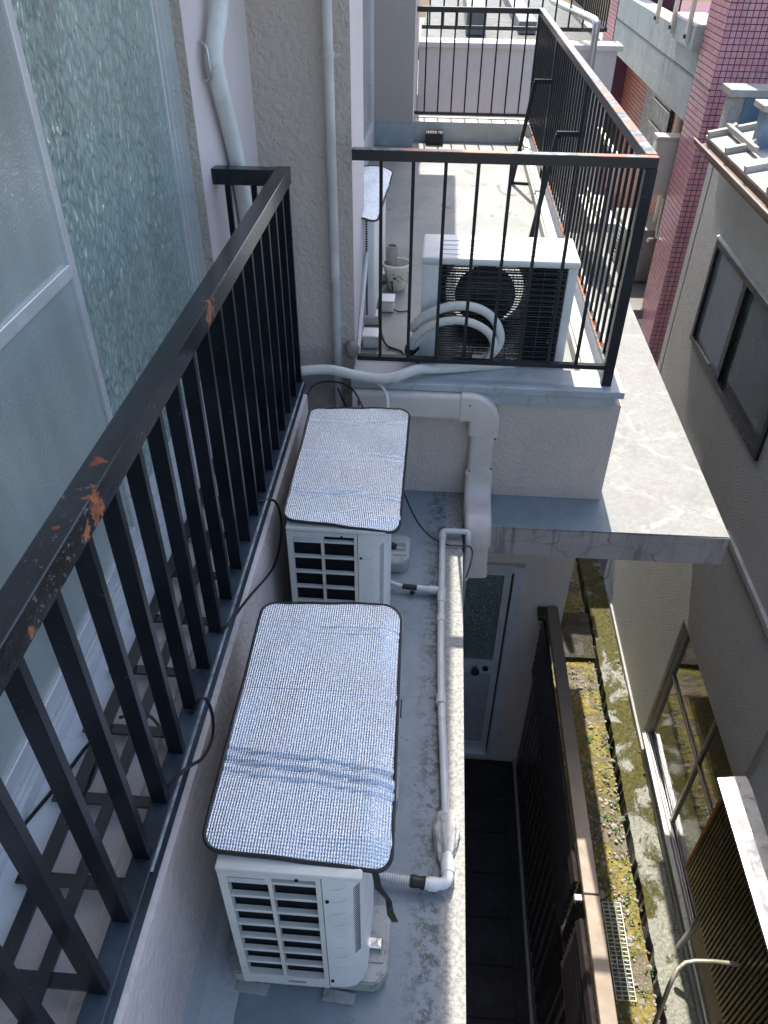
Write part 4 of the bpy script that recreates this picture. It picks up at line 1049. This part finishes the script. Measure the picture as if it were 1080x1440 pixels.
build('end_core', MB().box(2.196, 3, 12.2, 13, -3, 1), GROUT, PB)
build('balcony_band', MB().box(2.20, 2.40, 7.985, 12.19, -1.62, -1.272, .004, 1), BAND, PB)
build('band_top', MB().box(2.20, 2.40, 7.985, 12.19, -1.255, -.98, .004, 1), BAND, PB)
build('band_joint', MB().box(2.194, 2.23, 7.41, 12.6, -1.271, -1.256), BLACK_SASH, PB)
build('balcony_floor', MB().box(2.40, 5, 7.985, 12.19, -1.30, -1.20), BAND, PB)
build('upper_wall', MB().box(3.4, 5, 7.985, 12.19, -1.2, 2.5), GROUT, PB)
gen = []
for k in range(60):
    for i in range(80): gen.append(((3.399, 8.0 + i * pt, -1.1 + k * pt), (0, g_, 0), (0, 0, g_), (-1, 0, 0)))
tiles('upper_tiles', PB, gen, TILE)
b = MB(); b.box(2.13, 2.42, 7.99, 8.9, -1.06, -.88, .006); build('ledge_box', b, BAND, PB)
b = MB(); b.box(2.125, 2.425, 7.988, 8.44, -.879, -.862); b.box(2.125, 2.425, 8.445, 8.9, -.879, -.862); build('ledge_lid', b, WHITE_RENDER, PB)
for y in (8.15, 8.75, 9.45):
    p_ = build('railing_post', MB().box(2.095, 2.128, y - .03, y + .03, -1.02, .3), BEIGE, PB)
    build('post_bolt', MB().lathe((2.09, y, -.97), [(.018, -.01), (.018, .01)], 10, 'x'), DARK, p_)
build('facade_window', MB().box(2.44, 2.462, 9.3, 10.75, -2.5, -1.66), BLACK_SASH, PB)
wf = build('window_frame', MB().box(2.42, 2.439, 9.35, 10.2, -2.42, -1.70), simple('grey_obscure_pane', (.045, .055, .06), .3, var=.2), PB)
gb = mesh_of('grille_bar', MB().box(-.006, .006, 0, .85, -.006, .006), STEEL)
for k in range(3): place('grille_bar', gb, PB, (2.41, 9.35, -2.30 + k * .24))
# meter box and pipes on it
MBX = thing('utility_box', 'beige utility cabinet on the pink tiled wall behind the railing corner', 'utility box', (2.3, 8.15, -2.2))
build('cabinet', MB().box(2.03, 2.455, 8.06, 8.22, -2.30, -1.80, .006, 2), simple('beige_cabinet', (.50, .46, .42), .45, var=.03), MBX, True)
build('cabinet_lid', MB().box(2.02, 2.457, 8.05, 8.23, -1.7995, -1.77, .004, 1), simple('beige_cabinet', (.50, .46, .42), .45), MBX, True)
b = MB()
for i, (x, l) in enumerate(((2.22, .35), (2.26, .30), (2.34, .40))): b.tube([(x, 8.10, -2.34), (x, 8.10, -2.34 - l), (x + .05, 8.16, -2.42 - l), (x + .10, 8.2, -2.42 - l)], .018, 10)
build('conduit', b, BEIGE, MBX, True)
build('conduit', MB().tube([(2.12, 8.0, -2.72), (2.38, 8.1, -2.74)], .022, 10).lathe((2.30, 8.07, -2.73), [(.04, -.04), (.05, 0), (.04, .04)], 12), STEEL, MBX, True)
o = thing('soil_pipe', 'beige vertical drainpipe on the red tiles under the balcony band', 'pipe', (2.42, 8.9, -3.4))
build('pipe', MB().tube([(2.40, 8.85, -1.62), (2.40, 8.85, -3.4)], .045, 12, smooth=0), BEIGE, o, True)
build('clamp', MB().lathe((2.40, 8.85, -2.0), [(.05, -.02), (.05, .02)], 12), BEIGE, o)
# neighbour's condenser on the lower terrace
NC = thing('air_conditioner', 'dim grey condenser at the foot of the pink tiled wall beyond the terrace', 'air conditioner', (2.2, 9.0, -3.4))
build('cabinet', MB().box(2.02, 2.40, 8.55, 9.3, -3.36, -2.80, .01, 2), simple('dull_condenser', (.30, .29, .27), .5), NC, True)
for k in range(5):
    build('fan_guard_ring', MB().tube([(2.012, 8.85 + (.06 + .045 * k) * math.cos(R(a)), -3.08 + (.06 + .045 * k) * math.sin(R(a))) for a in range(0, 361, 20)], .005, 6, smooth=0), STEEL, NC, True)
build('foot', MB().box(2.05, 2.38, 8.6, 8.7, -3.399, -3.361).box(2.05, 2.38, 9.1, 9.2, -3.399, -3.361), STEEL, NC)
# beige steel stair-like frame beyond the railing
SF = thing('steel_frame', 'beige steel bracket frame standing beyond the right side of the terrace railing', 'frame', (1.3, 6.5, -2.44))
b = MB()
b.bar((1.30, 6.3, -2.43), (1.30, 6.3, -1.55), .04, .04); build('upright', b, BEIGE, SF)
b = MB(); b.bar((1.30, 7.1, -2.43), (1.30, 7.1, -1.55), .04, .04); build('upright', b, BEIGE, SF)
b = MB(); b.bar((1.30, 6.25, -1.53), (1.30, 7.15, -1.53), .04, .04); build('top_bar', b, BEIGE, SF)
b = MB(); b.bar((1.28, 6.28, -2.0), (1.28, 7.12, -2.0), .03, .04); build('middle_bar', b, BEIGE, SF)
b = MB(); b.box(1.20, 1.42, 6.32, 7.08, -2.10, -2.03, .004, 1); build('shelf', b, WHITE_PL2, SF)

# ================================================================== house on the right
HX = 2.10
HS = thing('grey_house', 'grey stuccoed house with a metal roof edge along the right side of the alley', 'house', (2.5, 4, -6.1))
b = MB()
# wall pieces around the two window openings
zt_, zb_ = -1.99, -2.80      # upper window
b.box(HX, 2.35, 5.95, 6.52, -6.3, -1.42)                              # far strip
b.box(HX, 2.35, -3, 5.95, zt_, -1.42)                                # above upper window
b.box(HX, 2.35, 4.20, 5.95, -3.42, zb_)                              # between
b.box(HX, 2.35, -3, 4.20, -3.42, zt_)
b.box(HX, 2.35, 4.42, 5.95, -6.3, -3.42)
b.box(HX, 2.35, -3, 4.42, -4.47, -3.42)
b.box(HX, 2.35, -3, 4.42, -6.3, -5.93)
b.box(HX, 2.35, -3, 1.6, -5.93, -4.47)
bmesh.ops.remove_doubles(b.bm, verts=b.bm.verts[:], dist=1e-5)
build('wall', b, HOUSE, HS)
build('back_room', MB().box(2.55, 2.6, -3, 6.5, -6.3, -1.5), DARK, HS)
build('corner_trim', MB().box(HX - .012, HX - .001, 2.885, 2.915, -4.28, -2.6), ALU_BROWN, HS)
tb_ = MB(); tb_.box(HX - .028, HX - .001, -3, 4.22, -3.43, -3.385, .003, 1); build('trim_band', tb_, simple('grey_trim', (.42, .43, .44), .45), HS)
build('plinth', MB().box(HX - .022, HX - .001, -3, 6.52, -6.3, -6.02), CONC, HS)
# upper window
UW = build('upper_window', MB().box(HX - .02, HX + .05, 4.203, 5.947, zb_ + .001, zb_ + .045).box(HX - .02, HX + .05, 4.203, 5.947, zt_ - .045, zt_ - .001).box(HX - .0195, HX + .0495, 5.90, 5.947, zb_ + .045, zt_ - .045).box(HX - .0195, HX + .0495, 4.203, 4.25, zb_ + .045, zt_ - .045), BLACK_SASH, HS)
build('meeting_stile', MB().box(HX - .012, HX + .03, 5.17, 5.235, zb_ + .045, zt_ - .045), BLACK_SASH, UW)
build('pane', MB().box(HX + .008, HX + .014, 5.235, 5.90, zb_ + .045, zt_ - .045), simple('blue_grey_sky_pane', (.16, .19, .22), .12, var=.04, bstr=.02, spec=.8), UW)  # reflected sky put into the pane's blue-grey base colour
build('pane', MB().box(HX + .022, HX + .028, 4.25, 5.17, zb_ + .045, zt_ - .045), simple('dark_green_window_pane', (.045, .065, .065), .10, var=.35, vscale=2.5, bstr=.02, spec=.5), UW)
build('window_hood', MB().prism([(HX - .022, -1.978), (HX - .001, -1.970), (HX - .001, -1.989), (HX - .022, -1.989)], 4.18, 5.97, axis='y'), simple('grey_trim', (.42, .43, .44), .45), UW)
# lower window with bronze frame and cross bars
LW = build('lower_window', MB().box(HX + .002, HX + .065, 4.385, 4.418, -5.928, -4.472).box(HX + .015, HX + .06, 4.355, 4.384, -5.928, -4.472).box(HX - .002, HX + .065, 1.6, 4.3845, -5.929, -5.895), ALU_BROWN, HS)
build('sill_track', MB().box(HX - .030, HX - .003, 1.6, 4.36, -5.905, -5.885).box(HX + .008, HX + .018, 1.6, 4.35, -5.894, -5.865).box(HX + .028, HX + .038, 1.6, 4.35, -5.894, -5.865), ALU, LW)
build('muntin', MB().box(HX + .026, HX + .042, 3.490, 3.518, -5.864, -4.472), ALU_BROWN, LW)
build('muntin', MB().box(HX + .027, HX + .041, 1.6, 4.354, -5.062, -5.040), ALU_BROWN, LW)
build('pane', MB().box(HX + .044, HX + .050, 1.6, 4.38, -5.89, -4.472), WGLASS, LW)
# shutter box with galvanised hood and ribbed front
SB = thing('shutter_box', 'ribbed brown shutter box with a shiny galvanised hood on the house wall', 'shutter box', (2.03, 2.0, -5.4))
b = MB(); b.prism([(1.925, -4.335), (1.925, -4.315), (2.02, -4.285), (2.099, -4.275), (2.099, -4.335)], .2, 2.895, axis='y'); build('hood', b, STEEL, SB)
b = MB(); rib = []; y = .3; x = 2.0
while y < 2.87:
    rib += [(x, y), (x, y + .016), (x + .014, y + .020), (x + .014, y + .030)]; y += .034
b.prism(rib + [(2.03, 2.88), (2.03, .3)], -5.42, -4.34)
build('ribbed_panel', b, simple('brown_ribbed_metal', (.13, .105, .055), .3, metal=.5, var=.2, vscale=3), SB)
build('edge_strip', MB().box(1.99, 2.035, 2.873, 2.889, -5.43, -4.36, .002, 1), simple('orange_timber_edge', (.50, .19, .05), .5, var=.15), SB)
build('back_board', MB().box(2.036, 2.099, .3, 2.87, -5.42, -4.34), ALU_BROWN, SB)
build('brown_base_board', MB().box(2.085, 2.0985, 0, 2.60, -5.9, -5.45), simple('brown_base_boarding', (.25, .19, .10), .6, var=.12, dirt=(.1, .08, .05), dirt_amt=.4), HS)
HR = thing('bent_handrail', 'bent steel handrail tube beside the ribbed shutter box at the bottom edge', 'handrail', (1.7, 1.8, -6.1))
build('tube', MB().tube([(2.09, 2.06, -4.95), (1.78, 2.06, -4.93), (1.66, 2.04, -4.95), (1.58, 1.93, -4.98), (1.58, 1.91, -5.1), (1.62, 1.85, -6.08)], .014, 10, smooth=1), simple('worn_beige_steel', (.42, .38, .30), .35, metal=.4, dirt=(.2, .14, .09), dirt_amt=.5), HR, True)
o = build('bent_conduit', MB().tube([(2.09, 1.95, -5.55), (2.02, 1.95, -5.55), (1.99, 1.94, -5.60), (1.985, 1.85, -5.9), (1.985, 1.80, -6.05)], .014, 10), ALU_BROWN, None, True, base=(2.0, 1.9, -6.05)); props(o, 'thin brown conduit bent down the boarding below the ribbed shutter box', 'conduit')
o = build('stub_pipe', MB().tube([(2.07, 2.60, -5.55), (2.03, 2.56, -5.62), (1.96, 2.50, -5.80)], .022, 12, smooth=1), ALU_BROWN, None, True, base=(2.0, 2.5, -5.8)); props(o, 'short brown stub pipe slanting from the wall under the far end of the shutter box', 'pipe')
# eave, gutter, metal roof
GU = build('gutter', MB().prism([(1.85, -1.395), (1.856, -1.395), (1.862, -1.424), (1.90, -1.436), (1.945, -1.428), (1.95, -1.40), (1.956, -1.40), (1.95, -1.434), (1.90, -1.443), (1.858, -1.430)], -3, 6.34, axis='y'), GUTTER, HS)
build('gutter_lip', MB().tube([(1.853, -3, -1.395), (1.853, 6.34, -1.395)], .006, 8, smooth=0), simple('pale_gutter_lip', (.42, .30, .25), .4), GU)
for y in (5.75, 4.95, 4.15): build('gutter_bracket', MB().bar((1.90, y, -1.450), (2.09, y, -1.52), .02, .008), DARK, GU)
RF = build('roof', MB().prism([(1.93, -1.372), (1.93, -1.387), (4.2, -.90), (4.2, -.885)], -3, 6.33, axis='y'), ROOFM, HS)
build('fascia', MB().box(1.955, 1.975, -3, 6.3, -1.52, -1.392), GUTTER, HS)
build('soffit', MB().box(1.9752, 2.099, -3, 6.3, -1.44, -1.425), simple('beige_soffit', (.40, .36, .28), .6), HS)
sl_ = (-.885 + 1.372) / (4.2 - 1.93)
for k in range(10):
    y = 6.26 - k * .455
    build('roof_batten', MB().bar((1.925, y, -1.352), (4.1, y, -1.352 + 2.175 * sl_), .045, .040), ROOFM, RF)
for (x, ya, yb) in ((2.06, 6.30, 5.62),):
    build('snow_guard', MB().bar((x, ya, -1.30), (x, yb, -1.30), .03, .035).bar((x - .03, 6.26, -1.33), (x + .05, 6.26, -1.28), .05, .02).bar((x - .03, 5.80, -1.33), (x + .05, 5.80, -1.28), .05, .02), ROOFM, RF)
build('snow_guard', MB().bar((2.25, 5.45, -1.26), (2.25, 4.6, -1.26), .03, .035), ROOFM, RF)
# raised parapet and chimney-like upstand on the roof
BLUEP = simple('weathered_blue_sheet', (.15, .24, .34), .45, var=.15, dirt=(.30, .33, .36), dirt_amt=.6, dscale=1.5)
UP = build('upstand', MB().box(2.10, 4.2, 6.50, 6.64, -6.2, -1.14), HOUSE, HS)
build('upstand_cladding', MB().box(2.20, 4.2, 6.485, 6.4995, -1.6, -1.14), BLUEP, UP)
build('upstand_coping', MB().box(2.07, 4.2, 6.44, 6.70, -1.1395, -1.09, .004, 1), ROOFM, UP)
U2 = build('dormer_cheek', MB().box(2.12, 4.2, 5.78, 5.92, -1.36, -1.10), BLUEP, HS)
build('dormer_coping', MB().box(2.08, 4.2, 5.74, 5.96, -1.0995, -1.06, .004, 1), ROOFM, U2)

# ================================================================== door and alley fence
DR = thing('alley_door', 'aluminium door with dark figured glass at the end of the alley under the slab', 'door', (.43, 3.63, -5.27))
b = MB(); b.box(.588, .645, 3.565, 3.69, -5.263, -3.244); b.box(.240, .588, 3.575, 3.69, -3.303, -3.244); b.box(.234, .27, 3.575, 3.69, -5.263, -3.303); b.box(.27, .588, 3.58, 3.69, -5.263, -5.236)
build('door_frame', b, ALU, DR)
b = MB(); b.box(.534, .578, 3.61, 3.655, -5.230, -3.309); b.box(.272, .297, 3.61, 3.655, -5.230, -3.309); b.box(.297, .534, 3.61, 3.655, -3.357, -3.309); b.box(.297, .534, 3.61, 3.655, -4.307, -4.178); b.box(.297, .534, 3.61, 3.655, -5.230, -5.128)
df = build('door_leaf', b, ALU, DR)
build('glass', MB().box(.297, .534, 3.627, 3.638, -4.178, -3.357), DOORG, df)
build('panel', MB().box(.297, .534, 3.621, 3.640, -5.128, -4.307), simple('grey_door_panel', (.30, .33, .36), .4), df)
build('knob', MB().lathe((.419, 3.575, -4.253), [(.012, .035), (.012, .012), (.028, .008), (.030, -.012), (.018, -.02)], 16, 'y'), RUBBER, df, True)
build('key_cylinder', MB().lathe((.491, 3.60, -4.248), [(.022, .01), (.020, -.006)], 16, 'y'), RUBBER, df, True)
build('gap_strip', MB().box(.5785, .5875, 3.615, 3.64, -5.230, -3.309), DARK, DR)

FN = thing('alley_fence', 'tall dark brown slatted metal fence with a flat cap along the alley', 'fence', (.83, 1.7, -5.3))
FZ = -3.585
for (y0, y1) in ((1.752, 3.585), (-1.4, 1.745)):
    build('cap', MB().box(.826, .898, y0, y1, FZ - .035, FZ, .003, 1), FENCE_CAP, FN)
for y in (3.54, 1.80, 1.69, -.2): build('post', MB().box(.828, .880, y - .03, y + .03, -5.285, FZ - .036), FENCE, FN)
hs = mesh_of('louvre_slat', MB().box(-.010, .010, -.84, .84, -.022, .022), FENCE)
for k in range(8):
    place('louvre_slat', hs, FN, (.806, 2.67, FZ - .075 - k * .062), (0, R(18), 0))
for k in range(8): place('louvre_slat', hs, FN, (.806, .82, FZ - .075 - k * .062), (0, R(18), 0))
build('end_cap', MB().box(.768, .8255, 3.50, 3.585, FZ - .05, FZ - .004, .003, 1), FENCE, FN)
build('mid_rail', MB().box(.815, .850, -1.4, 3.51, FZ - .605, FZ - .565), FENCE, FN)
build('base_rail', MB().box(.815, .850, -1.4, 3.51, -5.27, -5.23), FENCE, FN)
vsl = mesh_of('vertical_slat', MB().box(-.010, .010, -.030, .030, -5.23, FZ - .605), FENCE)
for k in range(44):
    y = 3.46 - k * .098
    if abs(y - 1.745) > .10: place('vertical_slat', vsl, FN, (.835, y, 0))
build('latch', MB().box(.790, .826, 1.735, 1.765, FZ - .075, FZ - .04, .003, 1), simple('pink_white_plate', (.42, .36, .36), .4), FN)
build('latch_keeper', MB().box(.798, .818, 1.731, 1.7345, FZ - .063, FZ - .052), DARK, FN)

# wire grate on the gravel
WG = thing('wire_grate', 'pale galvanised wire grid lying on the gravel beside the fence', 'grate', (1.6, 2.57, -6.08))
wz = -6.078; gx0, gx1, gy0, gy1 = 1.535, 1.672, 2.23, 2.91
GW = simple('pale_galvanised_wire', (.55, .62, .56), .4, metal=.4, var=.05)
lw_ = mesh_of('long_wire', MB().tube([(0, gy0, 0), (0, gy1, 0)], .0042, 6, smooth=0), GW)
for k in range(4): place('long_wire', lw_, WG, (gx0 + .0 + k * (gx1 - gx0) / 3, 0, wz))
cw_ = mesh_of('cross_wire', MB().tube([(gx0, 0, 0), (gx1, 0, 0)], .0036, 6, smooth=0), GW)
for k in range(24): place('cross_wire', cw_, WG, (0, gy0 + k * (gy1 - gy0) / 23, wz + .004))

# pebbles, moss tufts and weeds
bm = bmesh.new(); base_ = bmesh.new(); bmesh.ops.create_icosphere(base_, subdivisions=1, radius=1)
bv = [v.co.copy() for v in base_.verts]; bf = [[v.index for v in f.verts] for f in base_.faces]; base_.free()
for k in range(5200):
    y = random.uniform(.8, 8.5); x = random.uniform(1.2, 1.82); s = random.choice((.004, .006, .008, .012)) * random.uniform(.7, 1.5)
    if random.random() < .15: s *= 1.8
    if 5.3 < y < 6.0: continue
    rot = Matrix.Rotation(random.uniform(0, 6.3), 3, 'Z') @ Matrix.Rotation(random.uniform(-.5, .5), 3, 'X')
    sc_ = Vector((random.uniform(.6, 1.4), random.uniform(.6, 1.3), random.uniform(.35, .8)))
    vs_ = [bm.verts.new(Vector((x, y, -6.10)) + rot @ Vector((v.x * sc_.x * random.uniform(.75, 1.1), v.y * sc_.y * random.uniform(.75, 1.1), v.z * sc_.z)) * s) for v in bv]
    for f in bf: bm.faces.new([vs_[i] for i in f])
o = build('pebbles', bm, PEB, None, kind='stuff', label='loose small stones and grit scattered on the mossy strip', cat='gravel')
bm = bmesh.new()
def leafpatch(cx, cy, cz, n, r, s):
    for _ in range(n):
        a = random.uniform(0, 6.28); q = r * math.sqrt(random.random()); x, y = cx + q * math.cos(a), cy + q * math.sin(a)
        z = cz + random.uniform(0, r * .5); t = random.uniform(0, 6.28); d = Vector((math.cos(t), math.sin(t), random.uniform(-.2, .7))) * s * random.uniform(.6, 1.4)
        w = Vector((-math.sin(t), math.cos(t), random.uniform(-.3, .3))) * s * .4
        p = Vector((x, y, z)); vs_ = [bm.verts.new(p), bm.verts.new(p + d * .5 + w), bm.verts.new(p + d), bm.verts.new(p + d * .5 - w)]
        bm.faces.new(vs_)
for k in range(60):
    y = random.uniform(1.5, 5.2); x = 1.78 + random.uniform(-.06, .04) if random.random() < .6 else random.uniform(1.5, 1.8)
    leafpatch(x, y, -6.095, random.randint(8, 26), random.uniform(.01, .035), random.uniform(.008, .018))
lb = bmesh.new(); keep = bm; bm = lb
for k in range(130):
    y = random.uniform(1.2, 8.0) if k < 100 else random.uniform(4.6, 8.0); x = random.choice((random.uniform(1.5, 1.81), random.gauss(1.80, .03), random.gauss(2.05, .02)))
    leafpatch(x, y, -6.085 if x < 1.83 else -6.062, 1, .004, random.uniform(.015, .032))
build('dry_leaves', lb, simple('dry_brown_leaf', (.17, .095, .045), .8, var=.35, vscale=20), None, kind='stuff', label='dry brown leaves scattered along the gravel strip and the ledge', cat='leaf litter', recalc=False)
bm = keep
o = build('weeds', bm, LEAF, None, kind='stuff', label='tiny green weeds sprouting in the gravel and along the joint', cat='weeds', recalc=False)
